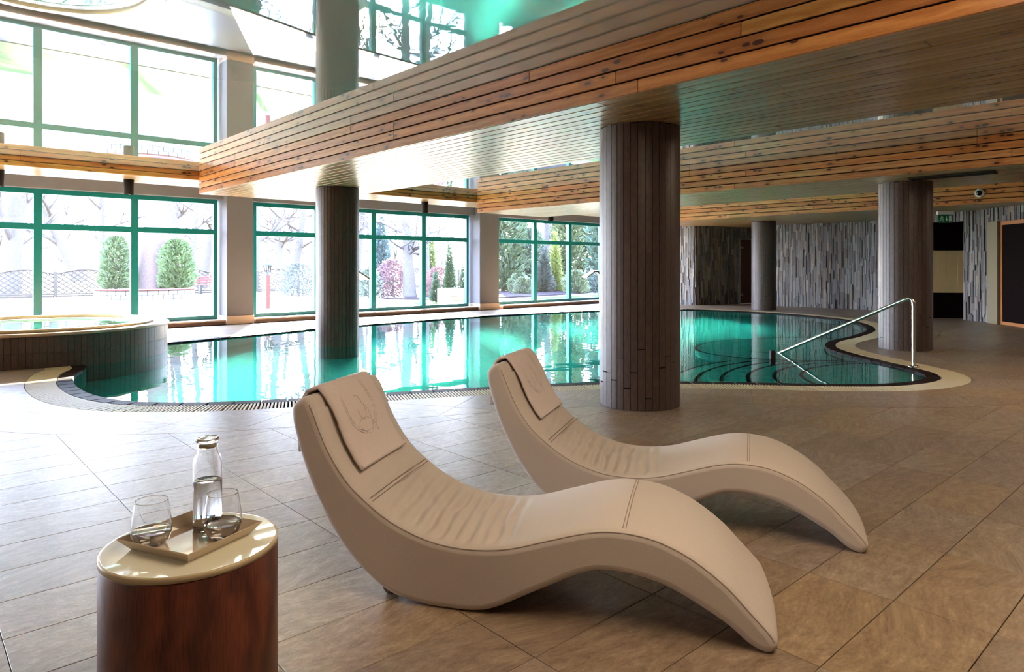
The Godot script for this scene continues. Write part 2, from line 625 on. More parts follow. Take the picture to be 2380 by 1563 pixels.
func build_pool() -> void:
	var pool := thing("swimming_pool", "large curving turquoise swimming pool set flush in the stone floor", "pool")
	var wline := offset_poly(pool_line, -0.14)
	# basin
	var st := st_new()
	var n := wline.size()
	for k in n:
		var a := wline[k]
		var b := wline[(k + 1) % n]
		var q := [Vector3(a.x, POOL_FLOOR, a.y), Vector3(b.x, POOL_FLOOR, b.y), Vector3(b.x, -0.02, b.y), Vector3(a.x, -0.02, a.y)]
		var inward := (b - a).orthogonal()
		if Geometry2D.is_point_in_polygon((a + b) / 2 + inward.normalized() * 0.02, wline) == false:
			quad(st, q[1], q[0], q[3], q[2])
		else:
			quad(st, q[0], q[1], q[2], q[3])
	part("basin_wall", done(st), M.pool_tile, pool)
	st = st_new()
	slab(st, pool_line, POOL_FLOOR - 0.1, POOL_FLOOR)
	part("basin_floor", done(st), M.pool_tile, pool)
	# water
	st = st_new()
	slab(st, offset_poly(wline, -0.001), 0.0, WATER_Y, false)
	part("water", done(st), M.water, pool).set_meta("label", "still turquoise pool water mirroring the windows")
	# steps fanning out from the shallow end
	var centre := Vector2(8.6, -2.35)
	var steps := [[1.5, -0.16], [1.8, -0.31], [2.1, -0.46], [2.4, -0.61], [2.7, -0.76], [3.0, -0.91]]
	for s in steps.size():
		var disc := PackedVector2Array()
		for k in 64:
			disc.append(centre + Vector2.from_angle(TAU * k / 64) * float(steps[s][0]))
		var res := Geometry2D.intersect_polygons(disc, wline)
		if res.is_empty():
			continue
		var s1 := st_new()
		slab(s1, res[0], POOL_FLOOR, steps[s][1] - 0.001 * s)
		var sp := part("step", done(s1), M.pool_step, pool)
		# dark nosing along the free edge
		var path := []
		var started := false
		for k in 129:
			var pt := centre + Vector2.from_angle(TAU * k / 128 + PI * 0.25) * (float(steps[s][0]) - 0.02)
			if Geometry2D.is_point_in_polygon(pt, wline):
				path.append(Vector3(pt.x, float(steps[s][1]) + 0.004, pt.y))
				started = true
			elif started:
				break
		var s2 := st_new()
		for k in path.size() - 1:
			var a: Vector3 = path[k]
			var b: Vector3 = path[k + 1]
			var mid := (a + b) * 0.5
			var ang := atan2(-(b.z - a.z), b.x - a.x)
			add_box(s2, mid, Vector3(a.distance_to(b) + 0.004, 0.012, 0.045), Basis(Vector3.UP, ang))
		part("nosing", done(s2), M.edge_tile, sp)
	# bench curling round the peninsula
	var bench := PackedVector2Array()
	for k in 48:
		bench.append(Vector2(10.95, -5.05) + Vector2(cos(TAU * k / 48) * 1.85, sin(TAU * k / 48) * 1.35).rotated(0.35))
	var br := Geometry2D.intersect_polygons(bench, wline)
	if br.size() > 0:
		var s1 := st_new()
		slab(s1, br[0], POOL_FLOOR, -0.55)
		var bp := part("bench", done(s1), M.pool_step, pool)
		var s2 := st_new()
		for k in br[0].size():
			var a: Vector2 = br[0][k]
			var b: Vector2 = br[0][(k + 1) % br[0].size()]
			var mid := (a + b) * 0.5
			add_box(s2, Vector3(mid.x, -0.546, mid.y), Vector3(a.distance_to(b) + 0.004, 0.012, 0.05), Basis(Vector3.UP, -(b - a).angle()))
		part("nosing", done(s2), M.edge_tile, bp)
	# dark edge tiles
	var w := walk(offset_poly(pool_line, -0.074), 0.23)
	for k in w.size():
		var a: Array = w[k]
		var b: Array = w[(k + 1) % w.size()]
		var mid: Vector2 = (a[0] + b[0]) * 0.5
		var d: Vector2 = b[0] - a[0]
		if Vector2(mid.x - 1.5, mid.y + 11.6).length() < 1.55:
			continue
		part("edge_tile", cbox(Vector3(snappedf(d.length() - 0.005, 0.01), 0.07, 0.15), 0.006), M.edge_tile, pool, Vector3(mid.x, -0.037, mid.y), Vector3(0, -d.angle(), 0))
	# overflow grating: more slats than can be told apart
	st = st_new()
	var gr := walk(pool_line, 0.03)
	for k in gr.size():
		var p: Vector2 = gr[k][0] + gr[k][1] * 0.142
		if Vector2(p.x - 1.5, p.y + 11.6).length() < 1.6:
			continue
		add_box(st, Vector3(p.x, -0.011, p.y), Vector3(0.27, 0.02, 0.017), Basis(Vector3.UP, -(gr[k][1] as Vector2).angle()))
	var slats := part("grating", done(st), M.grate, pool)
	slats.set_meta("kind", "stuff")
	slats.set_meta("label", "cream overflow grating round the pool edge")

func build_ceiling() -> void:
	var ce := struct("ceiling")
	# glossy stretched panels in the coffers
	for s in [[-9.0, -2.27], [-0.16, 3.94], [6.05, 10.15], [12.3, 16.2]]:
		var a: float = s[0]
		var b: float = s[1]
		part("glossy_panel", cbox(Vector3(b - a + 0.1, 0.02, 12.4 + 7.0), 0.002), M.gloss_ceiling, ce, Vector3((a + b) / 2, GLOSS_Y + 0.01, (-12.4 + 7.0) / 2 - 0.05))
	part("roof_slab", cbox(Vector3(31.6, 0.25, 22.6), 0.002), M.plaster_light, ce, Vector3(6.5, 3.16, -4.2))
	# beams
	rng.seed = 40
	var beams := [
		[-2.27, -0.16, "pine-clad ceiling beam over the spa side of the hall"],
		[3.94, 6.05, "long pine-clad ceiling beam nearest the loungers, carried by the dark column"],
		[10.15, 12.3, "pine-clad ceiling beam above the pool handrail"],
		[16.2, 21.9, "pine-clad dropped ceiling in front of the slate wall"]]
	for i in beams.size():
		var x0: float = beams[i][0]
		var x1: float = beams[i][1]
		var zf := -12.4
		var zn := 6.9 if i != 3 else 6.9
		var o := thing("ceiling_beam", beams[i][2], "beam", Vector3(x0, SOFFIT, 0))
		part("core", cbox(Vector3(x1 - x0 - 0.04, 0.46, zn - zf - 0.04), 0.002), M.joint, o, Vector3((x1 - x0) / 2, 0.252, (zf + zn) / 2))
		# side planks
		for side in ([0] if i == 3 else [0, 1]):
			for r in 4:
				var z := zf
				while z < zn - 0.01:
					var l := snappedf(rng.randf_range(2.4, 4.4), 0.2)
					if z == zf and r % 2:
						l *= 0.6
					l = minf(l, zn - z)
					if side == 1 and z > 0.5:
						break
					part("fascia_plank", cbox(Vector3(l - 0.003, 0.087, 0.022), 0.003), M["pine%d" % rng.randi_range(0, 5)], o, Vector3(-0.001 if side == 0 else x1 - x0 + 0.001, 0.05 + r * 0.1, z + l / 2), Vector3(0, PI / 2, 0))
					z += l
		# end planks
		for r in 4:
			if i < 3:
				part("fascia_plank", cbox(Vector3(x1 - x0, 0.087, 0.022), 0.003), M["pine%d" % rng.randi_range(0, 5)], o, Vector3((x1 - x0) / 2, 0.05 + r * 0.1, zf))
		# soffit planks
		var n := int(round((x1 - x0) / 0.132))
		var pw := (x1 - x0) / n
		for k in n:
			var z := zf
			while z < zn - 0.01:
				var l := snappedf(rng.randf_range(3.0, 4.8), 0.2)
				if z == zf:
					l *= 0.4 + 0.15 * (k % 4)
				l = minf(l, zn - z)
				if z > 2.0:
					l = zn - z
				part("soffit_plank", cbox(Vector3(l - 0.002, 0.02, pw - 0.013), 0.004), M["soffit%d" % rng.randi_range(0, 3)], o, Vector3((k + 0.5) * pw, 0.012, z + l / 2), Vector3(0, PI / 2, 0))
				z += l
	# strip along the windows, higher than the beams
	var o := thing("window_soffit", "shallow pine-clad ceiling strip running above the windows", "beam", Vector3(6, 2.72, -13.0))
	part("core", cbox(Vector3(30.0, 0.22, 1.1), 0.002), M.joint, o, Vector3(0.4, 0.132, 0.02))
	for r in 2:
		var x := -15.0
		while x < 16.0:
			var l := snappedf(rng.randf_range(2.6, 4.6), 0.2)
			part("fascia_plank", cbox(Vector3(l - 0.003, 0.072, 0.022), 0.003), M["pine%d" % rng.randi_range(0, 5)], o, Vector3(x + l / 2, 0.04 + r * 0.08, 0.59))
			x += l
	for k in 8:
		var x := -15.0
		while x < 16.0:
			var l := snappedf(rng.randf_range(3.0, 5.2), 0.2)
			part("soffit_plank", cbox(Vector3(l - 0.002, 0.02, 0.136), 0.003), M["soffit%d" % rng.randi_range(0, 3)], o, Vector3(x + l / 2, 0.012, -0.525 + k * 0.145 + 0.035))
			x += l

func build_walls() -> void:
	# window wall
	var w := struct("wall_back")
	var bays := [[-8.14, -1.86], [-1.22, 5.14], [5.9, 12.0], [13.05, 19.3]]
	var piers := [[-9.0, -8.14], [-1.78, -1.25], [5.2, 5.76], [12.08, 12.78], [19.3, 20.2]]
	for p in piers:
		var a: float = p[0]
		var b: float = p[1]
		var z0 := -15.35
		var z1 := -14.65
		part("pier", cbox(Vector3(b - a, 3.0 - 0.18, z1 - z0), 0.006), M.plaster, w, Vector3((a + b) / 2, 1.59, (z0 + z1) / 2))
		part("pier_base", cbox(Vector3(b - a + 0.02, 0.18, z1 - z0 + 0.02), 0.005), M.sill_stone, w, Vector3((a + b) / 2, 0.09, (z0 + z1) / 2 + 0.01))
	part("lintel", cbox(Vector3(29.2, 0.42, 0.5), 0.004), M.plaster, w, Vector3(5.6, 2.86, -15.1))
	part("footing", cbox(Vector3(29.2, 0.3, 0.5), 0.004), M.sill_edge, w, Vector3(5.6, -0.09, -15.15))
	for i in bays.size():
		var a: float = bays[i][0]
		var b: float = bays[i][1]
		var win := struct("window_%d" % (i + 1), Vector3(a, 0, -15.1))
		var wd := b - a
		var y0 := 0.10
		var y1 := 2.65
		part("sill", cbox(Vector3(wd + 0.12, 0.03, 0.42), 0.005), M.sill_stone, win, Vector3(wd / 2, 0.085, 0.2))
		part("sill_face", cbox(Vector3(wd + 0.12, 0.07, 0.38), 0.003), M.sill_edge, win, Vector3(wd / 2, 0.035, 0.2))
		part("frame_rail", cbox(Vector3(wd, 0.08, 0.09), 0.004), M.teal_frame, win, Vector3(wd / 2, y0 + 0.04, 0))
		part("frame_rail", cbox(Vector3(wd, 0.09, 0.09), 0.004), M.teal_frame, win, Vector3(wd / 2, y1 - 0.045, 0))
		part("transom", cbox(Vector3(wd, 0.11, 0.1), 0.004), M.teal_frame, win, Vector3(wd / 2, 1.96, 0))
		for k in 5:
			var tw := 0.13 if k > 0 and k < 4 else 0.08
			var x := clampf(wd * k / 4.0, 0.04, wd - 0.04)
			part("mullion", cbox(Vector3(tw, y1 - y0, 0.12), 0.004), M.teal_frame, win, Vector3(x, (y0 + y1) / 2, 0))
		for k in 4:
			for r in 2:
				var ya := y0 + 0.08 if r == 0 else 2.015
				var yb := 1.905 if r == 0 else y1 - 0.09
				var pst := st_new()
				var hx := wd / 8.0 - 0.05
				quad(pst, Vector3(-hx, ya, 0), Vector3(hx, ya, 0), Vector3(hx, yb, 0), Vector3(-hx, yb, 0))
				part("pane", done(pst), M.window_glass, win, Vector3(wd * (k + 0.5) / 4.0, 0, 0))
	# plain walls out of frame
	w = struct("wall_left")
	part("plaster_face", cbox(Vector3(0.3, 3.4, 22.4), 0.004), M.hall_wall, w, Vector3(-9.15, 1.5, -4.1))
	w = struct("wall_front")
	part("plaster_face", cbox(Vector3(31.6, 3.4, 0.3), 0.004), M.hall_wall, w, Vector3(6.5, 1.5, 7.05))
	# slate walls
	w = struct("wall_right")
	slate(w, [Vector2(18.62, -14.7), Vector2(18.62, -13.4), Vector2(18.58, -11.98)], 0.0, 2.5, 71)
	slate(w, [Vector2(18.58, -11.98), Vector2(20.25, -11.46)], 0.0, 2.5, 72)
	slate(w, [Vector2(20.25, -11.46), Vector2(21.1, -11.2)], 2.12, 2.5, 73)
	slate(w, catmull([Vector2(21.0, -11.2), Vector2(20.45, -10.7), Vector2(20.12, -10.05), Vector2(20.15, -8.82), Vector2(20.1, -7.3), Vector2(19.55, -6.3), Vector2(18.75, -5.4)], false, 6), 0.0, 2.5, 74)
	slate(w, [Vector2(18.75, -5.4), Vector2(18.16, -4.62)], 2.26, 2.5, 75)
	slate(w, [Vector2(18.16, -4.62), Vector2(17.57, -3.91)], 0.0, 2.5, 76)
	slate(w, [Vector2(17.57, -3.91), Vector2(16.9, -3.1), Vector2(16.2, -2.25)], 2.16, 2.5, 77)
	slate(w, [Vector2(17.17, -3.42), Vector2(16.6, -2.73), Vector2(15.0, -0.9), Vector2(13.6, 0.9)], 0.0, 2.5, 78)
	part("backing", cbox(Vector3(0.3, 3.4, 22.4), 0.004), M.slate_back, w, Vector3(21.95, 1.5, -4.1))
	# niche with pale wood bench front
	var nb := thing("sauna_niche", "black-framed niche with a pale wood panel in the slate wall", "niche", Vector3(18.455, 0, -5.01), atan2(0.78, 0.59) - PI / 2 + PI / 2)
	nb.look_at_from_position(Vector3(18.52, 0, -5.07), Vector3(18.52 + 0.8, 0, -5.07 - 0.6), Vector3.UP)
	part("black_panel", cbox(Vector3(0.98, 0.66, 0.05), 0.004), M.black_panel, nb, Vector3(0, 1.94, 0.0))
	part("black_panel", cbox(Vector3(0.98, 0.6, 0.05), 0.004), M.black_panel, nb, Vector3(0, 0.3, 0.0))
	for k in 4:
		part("wood_board", cbox(Vector3(0.21, 1.0, 0.05), 0.004), M.light_wood, nb, Vector3(-0.31 + k * 0.212, 1.1, 0.0))
	part("side_strip", cbox(Vector3(0.035, 1.0, 0.06), 0.004), M.light_wood, nb, Vector3(-0.45, 1.1, 0.0))
	# smoked glass door in the corner
	var dr := struct("door_1", Vector3(20.25, 0, -11.4))
	dr.rotation.y = -atan2(0.26, 0.85)
	var leaf := part("leaf", cbox(Vector3(0.80, 2.05, 0.03), 0.004), M.door_glass, dr, Vector3(0.44, 1.05, 0))
	part("frame_side", cbox(Vector3(0.03, 2.1, 0.05), 0.004), M.steel, dr, Vector3(0.0, 1.05, 0.0))
	part("frame_head", cbox(Vector3(0.9, 0.025, 0.05), 0.004), M.steel, dr, Vector3(0.44, 2.1, 0.0))
	for y in [0.3, 1.82]:
		part("hinge", cbox(Vector3(0.13, 0.07, 0.06), 0.006), M.steel, leaf, Vector3(-0.37, y - 1.05, 0.01))
	# beige jamb and timber-framed door on the right edge
	var d2 := struct("door_2", Vector3(17.57, 0, -3.91))
	d2.rotation.y = atan2(-0.66, -0.75) + PI
	part("jamb_panel", cbox(Vector3(0.36, 2.18, 0.06), 0.004), M.beige_wall, d2, Vector3(-0.18, 1.09, -0.12))
	part("frame_side", cbox(Vector3(0.06, 2.18, 0.10), 0.004), M.door_wood, d2, Vector3(-0.39, 1.09, -0.04))
	part("frame_head", cbox(Vector3(0.9, 0.08, 0.10), 0.004), M.door_wood, d2, Vector3(-0.82, 2.13, -0.04))
	part("frame_foot", cbox(Vector3(0.9, 0.07, 0.10), 0.004), M.door_wood, d2, Vector3(-0.82, 0.04, -0.04))
	part("leaf", cbox(Vector3(0.85, 2.02, 0.04), 0.004), M.black_panel, d2, Vector3(-0.84, 1.08, -0.05))

# slate cladding: upright slivers of stone of uneven depth
func slate(w: Node3D, line: Array, y0: float, y1: float, sd: int) -> void:
	var r := RandomNumberGenerator.new()
	r.seed = sd
	var st := st_new()
	var back := st_new()
	var cols := [Color(0.13, 0.115, 0.11), Color(0.19, 0.165, 0.15), Color(0.25, 0.235, 0.225), Color(0.16, 0.145, 0.145), Color(0.30, 0.27, 0.25), Color(0.105, 0.085, 0.08), Color(0.22, 0.215, 0.225), Color(0.27, 0.215, 0.16)]
	var centre := Vector2(9, -7)
	for i in line.size() - 1:
		var a: Vector2 = line[i]
		var b: Vector2 = line[i + 1]
		var l := a.distance_to(b)
		var d := (b - a) / l
		var nrm := d.orthogonal()
		if nrm.dot(centre - a) < 0.0:
			nrm = -nrm
		var bas := Basis(Vector3(d.x, 0, d.y), Vector3.UP, Vector3(nrm.x, 0, nrm.y))
		if bas.determinant() < 0.0:
			bas = Basis(-Vector3(d.x, 0, d.y), Vector3.UP, Vector3(nrm.x, 0, nrm.y))
		var mid := (a + b) * 0.5 - nrm * 0.1
		add_box(back, Vector3(mid.x, (y0 + y1) / 2, mid.y), Vector3(l + 0.04, y1 - y0, 0.2), bas)
		var s := 0.0
		while s < l - 0.005:
			var ww := minf(r.randf_range(0.025, 0.065), l - s)
			if l - s - ww < 0.03:
				ww = l - s
			var y := y0 - r.randf() * 0.3
			while y < y1:
				var hh := r.randf_range(0.18, 0.62)
				var ya := maxf(y, y0)
				var yb := minf(y + hh, y1)
				if yb - ya > 0.01:
					var dep := r.randf_range(0.012, 0.05)
					var p := a + d * (s + ww / 2) + nrm * dep * 0.5
					var c: Color = cols[r.randi_range(0, 7)] * r.randf_range(0.5, 0.95)
					c.a = 1.0
					st.set_color(c)
					add_box(st, Vector3(p.x, (ya + yb) / 2, p.y), Vector3(ww - 0.003, yb - ya - 0.003, dep), bas)
				y += hh
			s += ww
	part("stone_backing", done(back), M.slate_back, w)
	var o := part("slate_slivers", done(st), M.slate, w)
	o.set_meta("kind", "stuff")
	o.set_meta("label", "grey and brown split slate cladding")

func column(at: Vector3, r: float, y0: float, label: String, sd: int) -> void:
	var rr := RandomNumberGenerator.new()
	rr.seed = sd
	var o := thing("tiled_column", label, "column", Vector3(at.x, y0, at.z))
	var h := SOFFIT - y0
	part("core", lathe([[r - 0.012, 0.0], [r - 0.012, h]], 48), M.column_joint, o)
	var n := 36
	var th := 0.62
	var da := TAU / n
	for k in n:
		var y := -rr.randf_range(0.05, 0.55)
		while y < h - 0.01:
			var ya := maxf(y, 0.0)
			var yb := minf(y + th, h)
			if yb - ya > 0.03:
				var hh := snappedf(yb - ya - 0.004, 0.02)
				part("tile", column_tile(r, da, hh), M["column_tile%d" % rr.randi_range(0, 3)], o, Vector3(0, ya + 0.002, 0), Vector3(0, da * k, 0))
			y += th
	return

func column_tile(r: float, da: float, h: float) -> ArrayMesh:
	var key := "ct %.3f %.4f %.3f" % [r, da, h]
	if box_cache.has(key):
		return box_cache[key]
	var st := st_new()
	var half := da * 0.5 - 0.0016 / r
	var rings := []
	for y in [0.0, h]:
		var ring := PackedVector3Array()
		for e in [[-1.0, r - 0.012], [-1.0, r - 0.002], [-0.95, r], [0.0, r], [0.95, r], [1.0, r - 0.002], [1.0, r - 0.012]]:
			var a: float = half * e[0]
			ring.append(Vector3(sin(a) * e[1], y, cos(a) * e[1]))
		rings.append(ring)
	skin(st, rings, false, false, false, false, -1)
	# top and bottom rims
	for e in 2:
		var ring: PackedVector3Array = rings[e]
		for k in range(1, ring.size() - 1):
			if e == 0:
				tri(st, ring[0], ring[k], ring[k + 1])
			else:
				tri(st, ring[0], ring[k + 1], ring[k])
	var m := done(st)
	box_cache[key] = m
	return m

func build_spa() -> void:
	var c := Vector3(1.5, 0, -11.6)
	var o := thing("hot_tub", "round raised hot tub clad in brown tiles at the pool edge", "hot tub", c)
	var r := 1.64
	part("core", lathe([[r - 0.014, -1.2], [r - 0.014, 0.40]], 72, false, false), M.column_joint, o)
	var n := 144
	var da := TAU / n
	rng.seed = 77
	for k in n:
		for row in [[-0.03, 0.21], [0.183, 0.21]]:
			var hh: float = row[1]
			part("tile", column_tile(r, da, hh), M["column_tile%d" % rng.randi_range(0, 3)], o, Vector3(0, row[0], 0), Vector3(0, da * k, 0))
	var low := st_new()
	for k in n:
		var a := da * k
		for row in 2:
			add_box(low, Vector3(sin(a) * (r - 0.006), -0.36 - row * 0.62, cos(a) * (r - 0.006)), Vector3(da * r - 0.004, 0.61, 0.012), Basis(Vector3.UP, a))
	part("underwater_tiles", done(low), M.column_tile0, o).set_meta("kind", "stuff")
	# top rim slab, raised lip, inner shell
	part("rim", lathe([[1.40, 0.385], [1.66, 0.385], [1.665, 0.395], [1.665, 0.41], [1.655, 0.42], [1.43, 0.42], [1.40, 0.42]], 96, false, false), M.sill_stone, o)
	part("lip", lathe([[1.46, 0.42], [1.475, 0.44], [1.465, 0.455], [1.42, 0.46], [1.40, 0.455], [1.395, 0.40]], 96, false, false), M.grate, o)
	part("inner_shell", lathe([[0.05, -0.5], [1.05, -0.5], [1.10, -0.05], [1.16, -0.04], [1.17, 0.415], [1.18, 0.42], [1.205, 0.42], [1.21, 0.36], [1.40, 0.36]], 72, true, false), M.white, o)
	var gs := st_new()
	for k in 300:
		var a := TAU * k / 300
		add_box(gs, Vector3(sin(a) * 1.303, 0.41, cos(a) * 1.303), Vector3(0.017, 0.016, 0.18), Basis(Vector3.UP, a))
	var gr := part("grating", done(gs), M.grate, o)
	gr.set_meta("kind", "stuff")
	var ring := PackedVector2Array()
	for k in 72:
		ring.append(Vector2.from_angle(TAU * k / 72) * 1.169)
	var ws := st_new()
	slab(ws, ring, 0, 0.41, false)
	part("water", done(ws), M.water, o)

func build_rail() -> void:
	var foot := Vector3(9.295, 0, -2.90)
	var o := thing("pool_handrail", "polished steel handrail slanting down into the pool water", "handrail", foot)
	var end := Vector3(9.533, WATER_Y, -4.732) - foot
	var top := 0.875
	var h := Vector3(end.x, 0, end.z).normalized()
	var slope := (end - Vector3(0, top, 0)).normalized()
	var path := [Vector3.ZERO, Vector3(0, 0.3, 0), Vector3(0, top - 0.13, 0)]
	var p0 := Vector3(0, top - 0.13, 0)
	var p2 := Vector3(0, top, 0) + slope * 0.13
	for k in range(1, 9):
		var t := k / 8.0
		path.append(p0.lerp(Vector3(0, top, 0), t).lerp(Vector3(0, top, 0).lerp(p2, t), t))
	path.append(end)
	path.append(end + slope * 0.55)
	part("tube", tube_mesh(path, 0.023, 14), M.steel, o)
	part("floor_flange", lathe([[0.062, 0.0], [0.062, 0.012], [0.045, 0.018], [0.024, 0.02]], 28), M.steel, o)
	single("pool_bollard", lathe([[0.035, -0.5], [0.035, 0.08], [0.03, 0.09]], 16), M.dark_metal, "small dark stub standing out of the pool water beside the handrail end", "bollard", Vector3(8.86, 0.0, -4.5))

# lit ceiling panels of the part of the hall behind the camera
const LAMP_ENERGY := 0.14
var LAMPS := [[1.9, GLOSS_Y, -0.4, "lit ceiling panel in the bay above the camera"], [8.1, GLOSS_Y, -0.6, "lit ceiling panel in the bay behind the right column"], [-5.6, GLOSS_Y, -3.0, "lit ceiling panel at the left wall"], [14.2, GLOSS_Y, 1.0, "lit ceiling panel near the timber-framed door"]]
func ceiling_lamp(at: Vector3, label: String) -> void:
	var o := thing("ceiling_light_panel", label, "lamp", at, 0.0, "ceiling light panels")
	part("frame", cbox(Vector3(2.5, 0.03, 1.3), 0.004), M.white, o, Vector3(0, -0.005, 0))
	part("lamp_diffuser", cbox(Vector3(2.4, 0.012, 1.2), 0.003), M.lamp_glow, o, Vector3(0, -0.024, 0))
	var l := AreaLight3D.new()
	l.name = "light"
	o.add_child(l)
	l.position = Vector3(0, -0.035, 0)
	l.rotation = Vector3(-PI / 2, 0, 0)
	l.area_size = Vector2(2.4, 1.2)
	l.area_normalize_energy = true
	l.light_energy = LAMP_ENERGY
	l.light_color = Color(1.0, 0.93, 0.84)
	l.area_range = 40.0
	l.shadow_enabled = true

func build_fixtures() -> void:
	# cylinder ceiling spots along the windows
	var spots := [[1.2, "dark cylindrical ceiling spotlight cut by the left picture edge"], [3.0, "dark cylindrical ceiling spotlight above the hot tub window"], [9.15, "dark cylindrical ceiling spotlight in front of the middle window"], [13.3, "dark cylindrical ceiling spotlight at the far window"]]
	for s in spots:
		var o := thing("ceiling_spotlight", s[1], "spotlight", Vector3(s[0], 2.72, -13.1), 0.0, "ceiling spotlights along the windows")
		var can := part("can", lathe([[0.074, -0.255], [0.08, -0.25], [0.08, 0.0]], 28, false, true), M.dark_metal, o)
		part("mount", lathe([[0.05, -0.005], [0.05, 0.004]], 20), M.dark_metal, o)
		part("reflector", lathe([[0.03, -0.2], [0.07, -0.245]], 20, true, false), M.steel, can)
	# cascade spouts
	cascade(Vector3(7.0, 0, -12.95), 0.0, 1.13, "steel swan-neck water spout showing right of the pool column", 0.95)
	cascade(Vector3(14.75, 0, -12.55), PI * 0.82, 1.08, "steel swan-neck water spout showing left of the dark column", 0.95)
	# exit sign
	var sg := thing("exit_sign", "green and white emergency exit sign on the slate wall", "sign")
	sg.look_at_from_position(Vector3(17.74, 2.21, -4.9), Vector3(17.74 + 0.8, 2.21, -4.9 - 0.6), Vector3.UP)
	part("housing", cbox(Vector3(0.34, 0.07, 0.1), 0.006), M.white, sg, Vector3(0, 0.23, 0.03))
	var pnl := part("panel", cbox(Vector3(0.30, 0.19, 0.02), 0.003), M.sign_green, sg, Vector3(0, 0.1, 0.04))
	part("door_mark", cbox(Vector3(0.055, 0.13, 0.006), 0.001), M.sign_white, pnl, Vector3(0.095, 0, 0.012))
	var ar := st_new()
	add_box(ar, Vector3(0.02, 0.115, 0), Vector3(0.014, 0.07, 0.006))
	tri(ar, Vector3(-0.012, 0.09, 0.003), Vector3(0.052, 0.09, 0.003), Vector3(0.02, 0.05, 0.003))
	part("arrow_mark", done(ar), M.sign_white, pnl, Vector3(0, -0.1, 0.012))
	var mn := st_new()
	var limbs := [[-0.075, 0.16, -0.075, 0.145, 0.024], [-0.078, 0.135, -0.082, 0.095, 0.028], [-0.075, 0.13, -0.045, 0.115, 0.012], [-0.082, 0.13, -0.115, 0.11, 0.012], [-0.08, 0.095, -0.05, 0.07, 0.014], [-0.05, 0.07, -0.055, 0.04, 0.013], [-0.084, 0.095, -0.105, 0.065, 0.014], [-0.105, 0.065, -0.13, 0.06, 0.012]]
	for l in limbs:
		var a := Vector3(l[0], l[1], 0)
		var b := Vector3(l[2], l[3], 0)
		add_box(mn, (a + b) / 2, Vector3(a.distance_to(b) + 0.006, l[4], 0.006), Basis(Vector3.BACK, atan2(b.y - a.y, b.x - a.x)))
	part("figure_mark", done(mn), M.sign_white, pnl, Vector3(0, -0.1, 0.012))
	# dome camera
	var cam := thing("dome_camera", "small round security dome camera on the pine fascia", "camera", Vector3(16.18, 2.70, -3.85), 0.0)
	cam.rotation = Vector3(0, 0, PI / 2)
	var collar := part("collar", lathe([[0.085, 0.0], [0.085, 0.03], [0.06, 0.045]], 28), M.white, cam)
	part("dome", lathe([[0.056, 0.04], [0.05, 0.065], [0.034, 0.083], [0.012, 0.092]], 24), M.camera_dome, collar)
	# slot vent in the beam soffit
	var vt := thing("ceiling_vent", "dark slotted air vent in the wooden ceiling above the right column", "vent", Vector3(10.62, SOFFIT - 0.012, -2.85), 0.0)
	part("tray", cbox(Vector3(0.22, 0.02, 1.0), 0.003), M.channel, vt)
	for k in 3:
		part("blade", cbox(Vector3(0.03, 0.014, 1.0), 0.003), M.dark_metal, vt, Vector3(-0.07 + 0.07 * k, -0.014, 0))

func cascade(at: Vector3, turn: float, h: float, label: String, reach: float) -> void:
	var o := thing("water_spout", label, "fountain", at, turn)
	var st := st_new()
	var path := [[0.0, 0.0, 0.06], [0.0, 0.5, 0.06], [0.0, 0.86, 0.075], [0.04, 1.0, 0.10], [0.13, h, 0.13], [0.24, h - 0.01, 0.17], [0.36, h - 0.09, 0.21], [0.47, h - 0.17, 0.24]]
	var rings := []
	for k in path.size():
		var p: Array = path[k]
		var d := Vector2(0, 1)
		if k > 0 and k < path.size() - 1:
			d = Vector2(path[k + 1][0] - path[k - 1][0], path[k + 1][1] - path[k - 1][1]).normalized()
		elif k == path.size() - 1:
			d = Vector2(path[k][0] - path[k - 1][0], path[k][1] - path[k - 1][1]).normalized()
		var nn := Vector2(-d.y, d.x) * (0.03 if k < 5 else 0.018)
		var ring := PackedVector3Array()
		for e in [[1, -1], [1, 1], [-1, 1], [-1, -1]]:
			ring.append(Vector3(p[0] + nn.x * e[0], p[1] + nn.y * e[0], float(p[2]) * e[1]))
		rings.append(ring)
	skin(st, rings, true, true, true, false, -1)
	part("neck", done(st), M.steel, o)
	part("base_plate", cbox(Vector3(0.2, 0.015, 0.24), 0.003), M.steel, o, Vector3(0, 0.0075, 0))

# ------------------------------------------------------------------ furniture
var prof_top := [Vector2(-0.700, 0.716), Vector2(-0.672, 0.737), Vector2(-0.640, 0.735), Vector2(-0.613, 0.690), Vector2(-0.577, 0.605), Vector2(-0.538, 0.530), Vector2(-0.480, 0.448), Vector2(-0.414, 0.386), Vector2(-0.291, 0.303), Vector2(-0.139, 0.248), Vector2(0.009, 0.234), Vector2(0.152, 0.250), Vector2(0.291, 0.292), Vector2(0.425, 0.333), Vector2(0.524, 0.349), Vector2(0.62, 0.345), Vector2(0.705, 0.325), Vector2(0.802, 0.280), Vector2(0.902, 0.208), Vector2(0.967, 0.142), Vector2(1.036, 0.070), Vector2(1.056, 0.036)]
var prof_bot := [Vector2(1.048, 0.010), Vector2(1.018, 0.0), Vector2(0.967, 0.022), Vector2(0.902, 0.073), Vector2(0.802, 0.130), Vector2(0.7, 0.177), Vector2(0.596, 0.200), Vector2(0.510, 0.204), Vector2(0.425, 0.186), Vector2(0.291, 0.119), Vector2(0.116, 0.028), Vector2(0.03, 0.004), Vector2(-0.06, 0.0), Vector2(-0.176, 0.004), Vector2(-0.306, 0.034), Vector2(-0.432, 0.122), Vector2(-0.529, 0.234), Vector2(-0.611, 0.373), Vector2(-0.669, 0.508), Vector2(-0.706, 0.631), Vector2(-0.712, 0.690)]
const LW := 0.60

